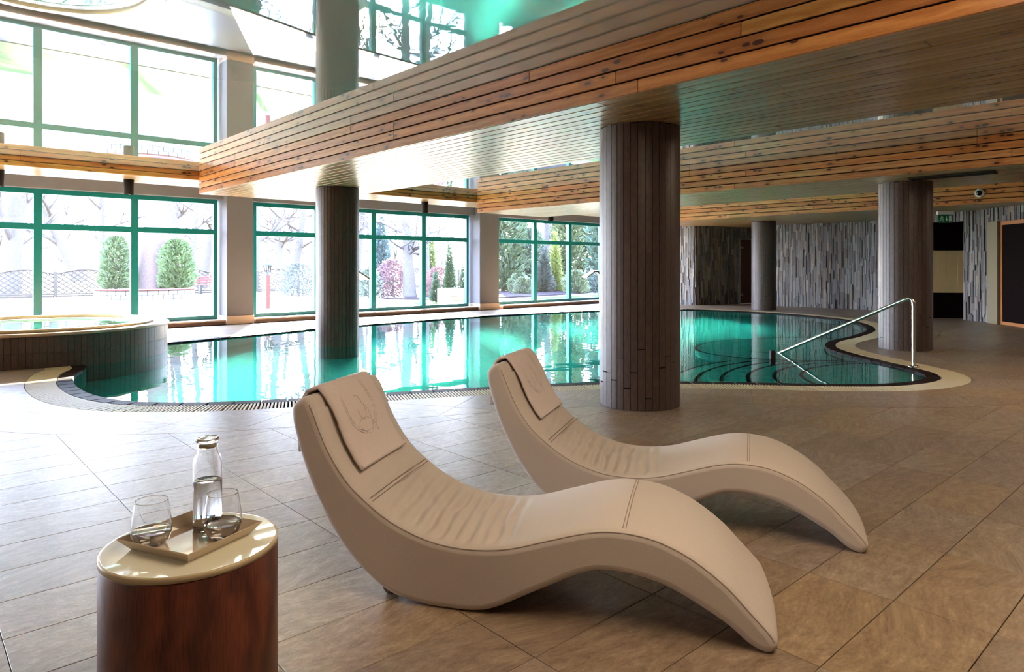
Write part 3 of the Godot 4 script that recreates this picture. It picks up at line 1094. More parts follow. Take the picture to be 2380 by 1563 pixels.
func lounger_mesh() -> ArrayMesh:
	var loop := []
	for p in prof_top:
		loop.append(p)
	for p in prof_bot:
		loop.append(p)
	var per := 18
	var c := catmull(loop, true, per)
	var n := c.size()
	var ntop := (prof_top.size() - 1) * per
	var nrm := []
	for k in n:
		var d: Vector2 = (c[(k + 1) % n] - c[(k - 1 + n) % n]).normalized()
		nrm.append(Vector2(-d.y, d.x))
	# outward check at the crest
	if nrm[14 * per].y < 0.0:
		for k in n:
			nrm[k] = -nrm[k]
	# width stations: [w, inset]; thin ends are rounded less
	var rad := 0.026
	var share := []
	for k in n:
		var gap := 1.0
		for q in n:
			if absi(q - k) > 70 and absi(q - k) < n - 70:
				gap = minf(gap, (c[q] as Vector2).distance_to(c[k]))
		share.append(clampf(gap * 0.42 / rad, 0.3, 1.0))
	var st_list := []
	for k in 6:
		var a := PI / 2 * k / 5.0
		st_list.append([rad * (1.0 - cos(a)), rad * (1.0 - sin(a))])
	for k in range(1, 22):
		st_list.append([rad + (LW - 2.0 * rad) * k / 22.0, 0.0])
	for k in range(5, -1, -1):
		var a := PI / 2 * k / 5.0
		st_list.append([LW - rad * (1.0 - cos(a)), rad * (1.0 - sin(a))])
	var folds := [[-0.42, 0.022, 0.006], [-0.36, 0.021, 0.009], [-0.305, 0.018, 0.012], [-0.25, 0.019, 0.012], [-0.195, 0.017, 0.011], [-0.14, 0.018, 0.013], [-0.088, 0.016, 0.011], [-0.035, 0.017, 0.013], [0.018, 0.016, 0.010], [0.068, 0.017, 0.009], [0.12, 0.018, 0.005]]
	var nz := noise(5.0, 4, 2)
	var st := st_new()
	var rings := []
	for s in st_list:
		var ring := PackedVector3Array()
		var w: float = s[0]
		var t := w / LW
		var mid := sin(PI * t)
		for k in n:
			var p: Vector2 = c[k]
			var off: float = -s[1] * share[k]
			if k <= ntop and k > 3 * per:
				off += 0.016 * mid
				# wrinkles across the seat, running slightly askew
				var sx := p.x
				var depth := 0.0
				for f in folds:
					var pos: float = f[0] + (t - 0.5) * 0.05 + 0.012 * nz.get_noise_2d(f[0] * 9.0, t * 0.5)
					var q: float = (sx - pos) / f[1]
					if absf(q) < 3.0:
						depth += f[2] * exp(-q * q) * (0.75 + 0.5 * nz.get_noise_2d(f[0] * 31.0, t * 0.35))
				off -= 2.6 * depth * clampf(smoothstep(0.03, 0.28, t) * smoothstep(1.0, 0.8, t) * 1.15, 0.0, 1.0)
			var v: Vector2 = p + nrm[k] * off
			ring.append(Vector3(v.x, v.y, w))
		rings.append(ring)
	skin(st, rings, true, false, false)
	# flat side faces: zip the upper and the lower curve together
	for e in 2:
		var ring: PackedVector3Array = rings[0] if e == 0 else rings[-1]
		var i := 0
		var j := n
		while i < ntop or j > ntop:
			var a := ring[i]
			var b := ring[j % n]
			var d: Vector3
			if float(i) / ntop < float(n - j) / (n - ntop):
				i += 1
				d = ring[i]
			else:
				j -= 1
				d = ring[j % n]
			var cr := (b - a).cross(d - a).z
			if (cr > 0.0) == (e == 0):
				tri(st, a, b, d)
			else:
				tri(st, a, d, b)
	return done(st)

# local: x along the body to the foot, y up, z across (0 = near side)
func top_point(u: float) -> Array:
	var c := catmull(prof_top, false, 8)
	var f := clampf(u, 0.0, 1.0) * (c.size() - 1)
	var i := mini(int(f), c.size() - 2)
	var p: Vector2 = (c[i] as Vector2).lerp(c[i + 1], f - i)
	var d: Vector2 = (c[i + 1] - c[i]).normalized()
	return [p, Vector2(-d.y, d.x) if d.x > 0.0 else Vector2(-d.y, d.x)]

func lounger(at: Vector3, turn: float, mesh: ArrayMesh, label: String) -> Node3D:
	var o := thing("wave_lounger", label, "lounger", at, turn, "wave loungers facing the right")
	part("upholstery", mesh, M.lounger_fabric, o)
	# double stitched seams across the top
	for seam in [0.345, 0.685]:
		for k in 2:
			var path := []
			for j in 15:
				var t := 0.04 + 0.92 * j / 14.0
				var tp := top_point(seam + k * 0.005)
				var v: Vector2 = tp[0] + tp[1] * (0.016 * sin(PI * t) + 0.0005)
				path.append(Vector3(v.x, v.y, t * LW))
			part("stitched_seam", tube_mesh(path, 0.0016, 5), M.stitch, o)
	# piping along both upper edges
	for side in 2:
		var path := []
		for j in 60:
			var tp := top_point(0.12 + 0.86 * j / 59.0)
			var v: Vector2 = tp[0] - tp[1] * 0.007
			path.append(Vector3(v.x, v.y, 0.0065 if side == 0 else LW - 0.0065))
		part("piping", tube_mesh(path, 0.0035, 6), M.lounger_fabric, o)
	# glide rollers under the back
	for z in [0.05, LW - 0.05]:
		var wl := part("roller", lathe([[0.020, -0.03], [0.026, -0.024], [0.026, 0.024], [0.020, 0.03]], 20), M.wheel, o, Vector3(-0.325, 0.026, z - 0.035), Vector3(PI / 2, 0, 0))
		part("axle_bracket", cbox(Vector3(0.05, 0.03, 0.02), 0.003), M.dark_metal, o, Vector3(-0.30, 0.038, z - 0.035))
	return o

func towel(at: Vector3, turn: float, z0: float, z1: float, label: String) -> void:
	var o := thing("towel", label, "towel", at, turn, "folded towels on the lounger heads")
	# centre line: hangs behind the head, goes over it and lies on the slope
	var line := [Vector2(-0.738, 0.50), Vector2(-0.736, 0.56), Vector2(-0.732, 0.64), Vector2(-0.724, 0.705), Vector2(-0.700, 0.742), Vector2(-0.668, 0.757), Vector2(-0.632, 0.752)]
	for u in [0.17, 0.205, 0.24, 0.27, 0.30]:
		var tp := top_point(u * 0.98)
		line.append(tp[0] + tp[1] * 0.028)
	var c := catmull(line, false, 6)
	var thick := 0.009
	var st := st_new()
	var rings := []
	var n := c.size()
	var nz := noise(2.5, 9, 2)
	var m := 14
	for k in n:
		var d: Vector2 = (c[mini(k + 1, n - 1)] - c[maxi(k - 1, 0)]).normalized()
		var nn := Vector2(-d.y, d.x)
		var tt := thick if k > 0 and k < n - 1 else thick * 0.6
		var ring := PackedVector3Array()
		var skew := 0.02 * float(k) / n
		for e in m + 1:
			var t := float(e) / m
			var edge := 1.0 if e > 0 and e < m else 0.45
			var wob := 0.003 * nz.get_noise_2d(k * 0.12, t * 2.0)
			var v: Vector2 = c[k] + nn * (tt * edge + wob)
			ring.append(Vector3(v.x, v.y, lerpf(z0, z1, t) + skew))
		for e in range(m, -1, -1):
			var t := float(e) / m
			var edge := 1.0 if e > 0 and e < m else 0.45
			var wob := 0.003 * nz.get_noise_2d(k * 0.12, t * 2.0)
			var v: Vector2 = c[k] - nn * (tt * edge - wob)
			ring.append(Vector3(v.x, v.y, lerpf(z0, z1, t) + skew))
		rings.append(ring)
	skin(st, rings, true, true, true)
	part("cloth", done(st), M.towel, o)
	# hem roll along the front edge and woven emblem arcs standing slightly proud
	var hem := []
	for j in 9:
		var p: Vector2 = c[n - 2]
		hem.append(Vector3(p.x, p.y + 0.002, lerpf(z0 + 0.005, z1 - 0.005, j / 8.0) + 0.02))
	part("hem", tube_mesh(hem, 0.0095, 8), M.towel, o)
	var zc := (z0 + z1) * 0.5 + 0.03
	var span := (n - 1)
	for arc in [[0.64, 0.18, 0.118, -0.7, 3.9], [0.64, 0.162, 0.105, -0.7, 3.9], [0.72, 0.10, 0.055, 0.3, 4.4], [0.80, 0.09, 0.07, 2.9, 6.0], [0.66, 0.06, 0.03, 0.0, 5.0]]:
		var path := []
		for j in 20:
			var a: float = lerpf(arc[3], arc[4], j / 19.0)
			var kf: float = clampf(arc[0] + sin(a) * arc[1], 0.36, 0.96) * span
			var i := int(kf)
			var p: Vector2 = (c[i] as Vector2).lerp(c[mini(i + 1, span)], kf - i)
			var d: Vector2 = (c[mini(i + 1, span)] - c[i]).normalized()
			p += Vector2(-d.y, d.x) * (thick + 0.0005)
			path.append(Vector3(p.x, p.y, zc + cos(a) * float(arc[2])))
		part("woven_emblem", tube_mesh(path, 0.0019, 5), M.towel, o)

func build_table() -> void:
	var h := 0.48
	var c := Vector3(0.617, 0, -2.007)
	var r := 0.2265
	var o := thing("side_table", "round walnut drum side table with a glossy cream top", "table", c)
	var st := st_new()
	var seg := 64
	var rings := []
	for y in [0.0, 0.004, h - 0.02, h - 0.016]:
		var ring := PackedVector3Array()
		var rr: float = r - (0.003 if y == 0.0 or y > h - 0.018 else 0.0)
		for k in seg:
			var a := -TAU * k / seg
			ring.append(Vector3(cos(a) * rr, y, sin(a) * rr))
		rings.append(ring)
	skin(st, rings, true, true, true, true)
	var drum := part("drum", done(st), M.walnut, o)
	part("rim", lathe([[r - 0.006, h - 0.0165], [r + 0.0005, h - 0.0155], [r + 0.0005, h - 0.003], [r - 0.001, h - 0.0005], [r - 0.006, h - 0.0003]], 72, false, true), M.cream_rim, o)
	part("top", lathe([[r - 0.006, h - 0.006], [r - 0.006, h - 0.0005], [r - 0.0065, h]], 72), M.cream_lacquer, o)
	# tray: flared rectangular dish
	var A := Vector3(0.444, 0, -2.075)
	var B := Vector3(0.555, 0, -1.838)
	var Cc := Vector3(0.787, 0, -1.937)
	var D := Vector3(0.672, 0, -2.168)
	var mid := (A + B + Cc + D) / 4.0
	var tr := thing("serving_tray", "beige lacquered rectangular tray with flared sides on the round table", "tray", Vector3(mid.x, h, mid.z))
	var corners := [A - mid, B - mid, Cc - mid, D - mid]
	var f := func(scale: float, y: float) -> PackedVector3Array:
		var q := PackedVector3Array()
		for e in [0, 3, 2, 1]:
			var v: Vector3 = corners[e] * scale
			q.append(Vector3(v.x, y, v.z))
		return q
	var ts := st_new()
	# rings run clockwise from above: outside, rim, inside
	skin(ts, [f.call(0.80, 0.0), f.call(0.99, 0.030), f.call(1.0, 0.033), f.call(0.985, 0.034), f.call(0.965, 0.030), f.call(0.80, 0.005)], true, true, true, false, -1)
	part("dish", done(ts), M.tray, tr)
	# carafe
	var b := thing("water_carafe", "clear glass water bottle with a flat glass stopper on the tray", "bottle", Vector3(0.677, h + 0.0052, -2.063))
	var outer := [[0.0005, 0.0], [0.036, 0.0], [0.0395, 0.004], [0.0395, 0.02], [0.0395, 0.192], [0.0385, 0.203], [0.034, 0.214], [0.0285, 0.222], [0.0272, 0.228], [0.0272, 0.2455], [0.0283, 0.2475], [0.0285, 0.2485], [0.0284, 0.2497], [0.028, 0.25]]
	var inner := [[0.0265, 0.25], [0.0261, 0.2497], [0.0259, 0.2485], [0.0252, 0.246], [0.0252, 0.228], [0.0262, 0.222], [0.0318, 0.213], [0.0362, 0.202], [0.0372, 0.192], [0.0372, 0.02], [0.0372, 0.012], [0.034, 0.009], [0.0005, 0.009]]
	part("body", lathe(outer + inner, 40, false, false), M.clear_glass, b)
	part("water", lathe([[0.0005, 0.0084], [0.0345, 0.0084], [0.0378, 0.0125], [0.0378, 0.1415], [0.0372, 0.1425], [0.036, 0.1422], [0.0005, 0.142]], 40, false, false), M.drink_water, b)
	var sp := part("stopper", lathe([[0.0005, 0.236], [0.019, 0.236], [0.0205, 0.24], [0.0215, 0.2515], [0.031, 0.254], [0.0325, 0.259], [0.030, 0.264], [0.018, 0.2625], [0.0005, 0.262]], 36, false, false), M.clear_glass, b)
	part("seal_ring", lathe([[0.0215, 0.238], [0.0245, 0.2385], [0.0245, 0.247], [0.0215, 0.2475]], 32, false, false), M.cream_rim, sp)
	# tumblers
	for g in [[0.524, -2.046, "stemless water glass standing at the left end of the tray"], [0.689, -1.975, "stemless water glass standing in front of the bottle"]]:
		var t := thing("water_glass", g[2], "glass", Vector3(g[0], h + 0.0052, g[1]), 0.0, "stemless glasses on the tray")
		var go := [[0.0005, 0.0], [0.026, 0.0], [0.034, 0.003], [0.043, 0.013], [0.0498, 0.03], [0.0515, 0.046], [0.0500, 0.066], [0.0462, 0.092], [0.0424, 0.117], [0.0416, 0.1212], [0.0414, 0.1222], [0.0411, 0.1225]]
		var gi := [[0.0407, 0.1225], [0.0404, 0.1222], [0.0404, 0.1212], [0.0412, 0.117], [0.0450, 0.092], [0.0488, 0.066], [0.0502, 0.046], [0.0485, 0.031], [0.0420, 0.016], [0.032, 0.0075], [0.0005, 0.006]]
		part("bowl", lathe(go + gi, 40, false, false), M.clear_glass, t)
		part("water", lathe([[0.0005, 0.0055], [0.0322, 0.0071], [0.0424, 0.0157], [0.0489, 0.0307], [0.0506, 0.0405], [0.0500, 0.0412], [0.0485, 0.0408], [0.0005, 0.0405]], 40, false, false), M.drink_water, t)

# ------------------------------------------------------------------ garden
func branch(st: SurfaceTool, r: RandomNumberGenerator, at: Vector3, dir: Vector3, len_: float, rad: float, depth: int) -> void:
	var path := [at]
	var radii := [rad]
	var p := at
	var d := dir
	var n := 4
	for k in n:
		d = (d + Vector3(r.randf_range(-0.22, 0.22), r.randf_range(-0.12, 0.2), r.randf_range(-0.22, 0.22))).normalized()
		p += d * len_ / n
		path.append(p)
		radii.append(rad * (1.0 - 0.75 * (k + 1) / n))
	tube(st, path, radii, 3 if depth > 1 else 4, false)
	if depth < 4:
		var kids: int = [4, 3, 3, 2][depth]
		for k in kids:
			var i := r.randi_range(1, n)
			var side := Vector3(r.randf_range(-1, 1), r.randf_range(-0.25, 0.7), r.randf_range(-1, 1)).normalized()
			branch(st, r, path[i], (d * 0.6 + side * 0.8).normalized(), len_ * r.randf_range(0.45, 0.75), float(radii[i]) * 0.7, depth + 1)

func bare_tree(at: Vector3, h: float, rad: float, lean: Vector3, sd: int, m: Material, label: String, first := 0.35) -> void:
	var r := RandomNumberGenerator.new()
	r.seed = sd
	var o := thing("bare_tree", label, "tree", at, 0.0, "distant trees beyond the fence" if sd >= 200 else "bare trees in the park")
	var path := []
	var radii := []
	for k in 8:
		var t := k / 7.0
		path.append(Vector3(0, -0.1, 0) + Vector3(lean.x * t + 0.12 * sin(t * 4.0 + sd), h * t, lean.z * t + 0.1 * cos(t * 3.0 + sd)) * 1.0)
		radii.append(rad * (1.25 if k == 0 else 1.0 - 0.62 * t))
	var st := st_new()
	tube(st, path, radii, 9, true)
	part("trunk", done(st), m, o)
	for k in 9:
		var t := lerpf(first, 0.98, k / 8.0)
		var i := mini(int(t * 7.0), 6)
		var p: Vector3 = (path[i] as Vector3).lerp(path[i + 1], t * 7.0 - i)
		var a := k * 2.4 + sd
		var d := Vector3(cos(a), r.randf_range(0.15, 0.8), sin(a)).normalized()
		var bs := st_new()
		branch(bs, r, p, d, h * r.randf_range(0.2, 0.36), float(radii[i]) * 0.5, 0)
		part("branch", done(bs), m, o)

# evergreen or bush: leaf tufts filling a lathed outline
func shrub(called: String, category: String, at: Vector3, h: float, rad: float, shape: int, col: Color, count: int, sd: int, label: String, group := "") -> void:
	var r := RandomNumberGenerator.new()
	r.seed = sd
	var o := thing(called, label, category, at, 0.0, group)
	part("trunk", lathe([[rad * 0.10, 0.0], [rad * 0.05, h * 0.6]], 7), M.bark, o)
	var st := st_new()
	var size := clampf(1.5 * pow(rad * rad * h / count, 1.0 / 3.0), 0.03, 0.22)
	if called == "twiggy_shrub" or called == "domed_bush":
		size *= 0.55
	for k in count:
		var t := r.randf()
		var w: float
		if shape == 0: # cone
			t = 1.0 - sqrt(r.randf())
			w = (1.0 - t) * 0.95 + 0.05
			w *= minf(1.0, 0.6 + t * 5.0)
		elif shape == 1: # egg
			w = sqrt(maxf(0.0, 1.0 - pow((t - 0.38) / 0.64, 2.0)))
		else: # dome
			w = sqrt(maxf(0.0, 1.0 - pow((t - 0.3) / 0.72, 2.0)))
		var a := r.randf() * TAU
		var q := rad * w * sqrt(r.randf_range(0.03, 1.0)) * (1.0 + 0.14 * sin(a * 3.0 + t * 9.0 + sd))
		var p := Vector3(cos(a) * q, t * h + 0.03, sin(a) * q)
		var v := r.randf_range(0.7, 1.35)
		v *= 0.75
		st.set_color(Color(col.r * v, col.g * v, col.b * v * r.randf_range(0.8, 1.2)))
		var d := Vector3(cos(a), r.randf_range(0.2, 1.2), sin(a)).normalized()
		var s := d.cross(Vector3(r.randf() - 0.5, r.randf() - 0.5, r.randf() - 0.5)).normalized()
		tri(st, p - s * size * 0.5, p + s * size * 0.5, p + d * size * 1.5)
		tri(st, p - s.cross(d) * size * 0.5, p + s.cross(d) * size * 0.5, p + d * size * 1.3)
	var f := part("foliage", done(st), M.foliage, o)
	f.set_meta("kind", "stuff")

func fence_panel(at: Vector3, w: float, label: String) -> void:
	var o := thing("lattice_fence", label, "fence", at, 0.0, "lattice fence panels round the park")
	part("post", cbox(Vector3(0.13, 1.05, 0.13), 0.01), M.fence_wood, o, Vector3(0, 0.525, 0))
	part("bottom_rail", cbox(Vector3(w, 0.07, 0.06), 0.006), M.fence_wood, o, Vector3(w / 2, 0.10, 0))
	part("bottom_board", cbox(Vector3(w, 0.1, 0.03), 0.006), M.fence_wood, o, Vector3(w / 2, 0.0, 0))
	var path := []
	var arch := func(x: float) -> float:
		return 0.92 + 0.2 * sin(PI * x / w)
	for k in 13:
		var x := w * k / 12.0
		path.append(Vector3(x, arch.call(x), 0))
	part("arched_rail", tube_mesh(path, 0.04, 6), M.fence_wood, o)
	var step := 0.27
	for dirn in [-1.0, 1.0]:
		var k := -5
		while k < 14:
			# line y = 0.12 + dirn * (x - x0) * 0.72, clipped to the panel
			var x0 := k * step
			var pts := []
			for j in 61:
				var x := w * j / 60.0
				var y: float = 0.12 + (x - x0) * 0.72 * dirn
				if y >= 0.12 and y <= arch.call(x):
					pts.append(Vector3(x, y, 0.012 * dirn))
			if pts.size() > 1:
				var a: Vector3 = pts[0]
				var b: Vector3 = pts[-1]
				var l := a.distance_to(b)
				if l > 0.08:
					part("lattice_slat", cbox(Vector3(snappedf(l, 0.04), 0.042, 0.016), 0.003), M.fence_wood, o, (a + b) / 2, Vector3(0, 0, atan2(b.y - a.y, b.x - a.x)))
			k += 1

func build_garden() -> void:
	var gd := struct("ground")
	var gy := -0.06
	part("lawn_plane", cbox(Vector3(240, 0.1, 150), 0.001), M.dry_lawn, gd, Vector3(30, gy - 0.08, -91))
	part("paving_strip", cbox(Vector3(90, 0.1, 13.5), 0.001), M.paving, gd, Vector3(20, gy - 0.05, -26.6))
	part("gravel_strip", cbox(Vector3(60, 0.1, 2.2), 0.001), M.gravel, gd, Vector3(8, gy - 0.06, -16.5))
	part("grass_strip", cbox(Vector3(60, 0.1, 2.6), 0.001), M.grass, gd, Vector3(8, gy - 0.045, -18.6))
	# planting bed in front of the right windows
	var bed := st_new()
	var bp := PackedVector2Array()
	for k in 32:
		bp.append(Vector2(21.5, -24.2) + Vector2(cos(TAU * k / 32) * 7.5, sin(TAU * k / 32) * 3.4).rotated(-0.25))
	slab(bed, bp, gy - 0.1, gy + 0.05)
	single("planting_bed", done(bed), M.mulch, "mulched planting bed under the evergreens outside", "flower bed")
	# fence
	var names := ["behind the leftmost tree", "left of the hot tub window mullion", "behind the left half of the wide pane", "behind the leaning tree", "behind the left thuja", "behind the round planter", "behind the red bench", "right of the red bench", "behind the lantern post", "beside the lantern post", "behind the domed bush", "behind the pool column", "left of the thick trunks"]
	for k in 13:
		fence_panel(Vector3(2.9 + k * 2.13, gy, -34.0), 2.1, "arched lattice fence panel " + names[k])
	# lantern
	var l := thing("garden_lantern", "low garden lantern with a black head on a red post", "lamp", Vector3(8.47, gy, -20.45))
	part("post", cbox(Vector3(0.12, 1.0, 0.12), 0.01), M.red_paint, l, Vector3(0, 0.5, 0))
	part("collar", lathe([[0.06, 1.0], [0.05, 1.06], [0.03, 1.1]], 12), M.lamp_iron, l)
	var pl := st_new()
	for k in 4:
		var a := PI / 2 * k + PI / 4
		tube(pl, [Vector3(cos(a) * 0.07, 1.1, sin(a) * 0.07), Vector3(cos(a) * 0.12, 1.3, sin(a) * 0.12)], [0.02, 0.02], 5)
	part("cage", done(pl), M.lamp_iron, l)
	part("roof", lathe([[0.19, 1.3], [0.19, 1.32], [0.1, 1.39], [0.02, 1.42], [0.015, 1.5]], 16), M.lamp_iron, l)
	# round planter
	var pn := thing("round_planter", "round stone planter with red coping holding two thujas", "planter", Vector3(7.55, gy, -30.3))
	for k in 30:
		for row in 2:
			var a := TAU * (k + row * 0.5) / 30
			part("stone", cbox(Vector3(0.35, 0.165, 0.22), 0.015), M.grey_stone, pn, Vector3(sin(a) * 1.68, 0.085 + row * 0.17, cos(a) * 1.68), Vector3(0, a, 0))
	part("coping", lathe([[1.5, 0.34], [1.86, 0.34], [1.86, 0.40], [1.5, 0.40]], 40, false, false), M.red_paint, pn)
	part("soil", lathe([[1.58, 0.0], [1.58, 0.36]], 32), M.mulch, pn)
	shrub("thuja", "shrub", Vector3(6.55, gy + 0.36, -30.6), 2.05, 0.58, 1, Color(0.16, 0.22, 0.12), 2200, 3, "egg-shaped thuja in the planter, left of the thick red trunk", "thujas in the planter")
	shrub("thuja", "shrub", Vector3(8.6, gy + 0.36, -29.9), 1.95, 0.68, 1, Color(0.16, 0.23, 0.11), 2400, 4, "broader thuja in the planter, right of the thick red trunk", "thujas in the planter")
	bare_tree(Vector3(7.95, gy + 0.3, -30.9), 9.5, 0.55, Vector3(0.2, 0, 0), 12, M.bark_red, "thick reddish trunk rising from the round planter", 0.45)
	# bench
	var bn := thing("garden_bench", "red slatted garden bench by the lattice fence", "bench", Vector3(11.0, gy, -32.6), -0.1)
	for k in 3:
		part("back_slat", cbox(Vector3(1.5, 0.08, 0.03), 0.006), M.red_paint, bn, Vector3(0, 0.52 + k * 0.12, -0.18))
		part("seat_slat", cbox(Vector3(1.5, 0.03, 0.11), 0.006), M.red_paint, bn, Vector3(0, 0.42, -0.1 + k * 0.13))
	for s in [-0.6, 0.6]:
		part("leg", cbox(Vector3(0.08, 0.42, 0.4), 0.01), M.lamp_iron, bn, Vector3(s, 0.21, 0.02))
		part("back_post", cbox(Vector3(0.08, 0.5, 0.05), 0.01), M.lamp_iron, bn, Vector3(s, 0.6, -0.22))
	# trees seen through the windows
	var tl := [
		[3.6, -36.9, 11.0, 0.45, 1.3, 21, "mossy thick trunk at the left picture edge"],
		[11.6, -66.0, 13.0, 0.55, -5.0, 22, "pale tree leaning left behind the fence"],
		[9.0, -44.0, 11.0, 0.20, -0.6, 23, "slim trunk standing left of the planter's left thuja"],
		[11.2, -36.5, 10.0, 0.16, 0.3, 24, "slim trunk at the left edge of the second window"],
		[14.6, -37.5, 12.0, 0.36, 0.4, 25, "broad pale trunk behind the garden lantern"],
		[18.2, -40.5, 11.0, 0.26, 2.0, 26, "tree bending right beyond the domed bush"],
		[15.42, -23.3, 8.5, 0.25, 0.1, 27, "thick mottled trunk in the middle of the third window"],
		[16.6, -23.6, 8.5, 0.19, 0.2, 28, "second mottled trunk beside the thick one"],
		[18.6, -34.0, 9.0, 0.28, 0.5, 29, "tree left of the thick mottled trunk"],
		[27.0, -27.0, 9.0, 0.25, 0.1, 30, "pale forked trunk between the evergreens"],
		[13.4, -42.0, 11.0, 0.3, 1.6, 31, "trunk leaning right at the pillar's left side"],
		[5.6, -52.0, 12.0, 0.3, 0.4, 32, "distant tree between the left mullions"],
		[24.0, -55.0, 13.0, 0.4, -0.8, 33, "distant tree behind the conical evergreen"],
		[17.0, -60.0, 13.0, 0.4, 0.8, 34, "distant tree behind the pool column"],
		[-1.5, -33.0, 11.0, 0.35, 0.5, 35, "tree left of the picture near the fence"],
		[21.5, -38.0, 10.0, 0.22, 0.6, 36, "slender tree behind the planter box"]]
	for t in tl:
		bare_tree(Vector3(t[0], gy, t[1]), t[2], t[3], Vector3(t[4], 0, 0), t[5], M.bark, t[6], 0.22)
	rng.seed = 91
	for k in 15:
		var row := k / 5
		bare_tree(Vector3(7.0 + (k % 5) * 13.5 + row * 4.5, gy, -75.0 - row * 14.0), rng.randf_range(11.0, 14.0), rng.randf_range(0.26, 0.45), Vector3(rng.randf_range(-1.5, 1.5), 0, 0), 200 + k, M.bark, "pale bare tree in the distant wood beyond the fence", 0.15)
	# bushes and evergreens
	var bl := [
		["domed_bush", 12.6, -27.2, 1.35, 0.85, 2, Color(0.22, 0.24, 0.24), 1600, "bare grey domed bush right of the garden lantern"],
		["twiggy_shrub", 15.3, -24.2, 1.5, 0.75, 2, Color(0.26, 0.17, 0.19), 1500, "twiggy purplish shrub at the foot of the thick trunk"],
		["twiggy_shrub", 16.6, -22.8, 1.2, 0.6, 2, Color(0.30, 0.17, 0.17), 1200, "low reddish shrub right of the mottled trunks"],
		["pale_shrub", 14.3, -24.4, 1.1, 0.5, 2, Color(0.24, 0.28, 0.24), 500, "pale low shrub left of the purplish shrub"],
		["slim_evergreen", 16.95, -23.8, 2.45, 0.34, 0, Color(0.20, 0.26, 0.10), 1400, "slim yellow-green evergreen beside the mottled trunk"],
		["conical_evergreen", 14.6, -19.4, 2.05, 0.27, 0, Color(0.10, 0.15, 0.09), 1800, "dark conical evergreen standing behind the cream planter box"],
		["small_evergreen", 14.15, -19.6, 1.1, 0.22, 0, Color(0.11, 0.16, 0.11), 600, "small evergreen left of the dark conical one"],
		["small_evergreen", 14.35, -18.3, 0.9, 0.15, 0, Color(0.12, 0.17, 0.11), 500, "small evergreen growing in the cream planter box"],
		["blue_spruce", 21.0, -34.5, 4.2, 0.75, 0, Color(0.12, 0.17, 0.18), 1500, "blue-grey spruce behind the thick mottled trunk"],
		["tall_evergreen", 22.6, -25.6, 5.6, 1.25, 1, Color(0.13, 0.18, 0.11), 3200, "tall broad evergreen at the left of the far window"],
		["tall_evergreen", 23.9, -24.9, 3.1, 0.75, 1, Color(0.12, 0.17, 0.13), 1800, "grey-green evergreen left of the far window's middle"],
		["dark_evergreen", 23.1, -23.2, 2.2, 0.52, 0, Color(0.085, 0.10, 0.09), 1500, "dark pointed evergreen in the middle of the far window"],
		["golden_evergreen", 24.3, -23.6, 3.0, 0.42, 0, Color(0.24, 0.28, 0.09), 1400, "yellow-green evergreen right of the dark pointed one"],
		["tall_evergreen", 25.9, -24.2, 5.8, 0.95, 1, Color(0.16, 0.20, 0.11), 2800, "tall olive evergreen in the right pane of the far window"],
		["tall_evergreen", 26.6, -22.4, 5.4, 0.9, 1, Color(0.11, 0.17, 0.13), 2600, "tall blue-green evergreen at the far window's right end"],
		["round_shrub", 22.1, -23.9, 0.85, 0.5, 2, Color(0.15, 0.20, 0.13), 900, "round clipped shrub low at the left of the far window"],
		["round_shrub", 23.6, -21.6, 1.0, 0.58, 2, Color(0.18, 0.22, 0.13), 1000, "largest round clipped shrub in the far window"],
		["round_shrub", 24.9, -21.2, 0.9, 0.4, 2, Color(0.13, 0.16, 0.15), 700, "dark round shrub at the far window's right end"],
		["round_shrub", 21.2, -22.6, 0.7, 0.45, 2, Color(0.17, 0.21, 0.14), 700, "pale round shrub low beside the dark pointed evergreen"]]
	for b in bl:
		shrub(b[0], "shrub", Vector3(b[1], gy + (0.42 if b[1] == 14.35 else 0.0), b[2]), b[3], b[4], b[5], b[6], b[7], int(b[1] * 100), b[8])
	var bx := thing("planter_box", "cream wooden planter box outside the third window", "planter", Vector3(14.0, gy, -18.35), 0.1)
	for k in 4:
		part("board", cbox(Vector3(0.95, 0.13, 0.03), 0.005), M.box_cream, bx, Vector3(0, 0.075 + k * 0.135, 0.3))
		part("board", cbox(Vector3(0.95, 0.13, 0.03), 0.005), M.box_cream, bx, Vector3(0, 0.075 + k * 0.135, -0.3))
		part("end_board", cbox(Vector3(0.03, 0.13, 0.57), 0.005), M.box_cream, bx, Vector3(-0.46, 0.075 + k * 0.135, 0))
		part("end_board", cbox(Vector3(0.03, 0.13, 0.57), 0.005), M.box_cream, bx, Vector3(0.46, 0.075 + k * 0.135, 0))
	part("soil", cbox(Vector3(0.88, 0.4, 0.55), 0.005), M.mulch, bx, Vector3(0, 0.22, 0))
	# tall park lamp
	var pk := thing("park_lamp", "tall thin park lamp left of the thick mottled trunk", "lamp", Vector3(20.0, gy, -36.5))
	part("pole", lathe([[0.07, 0.0], [0.05, 3.9]], 10), M.lamp_iron, pk)
	part("head", lathe([[0.05, 3.9], [0.16, 4.0], [0.22, 4.3], [0.24, 4.35], [0.05, 4.5]], 12), M.lamp_iron, pk)

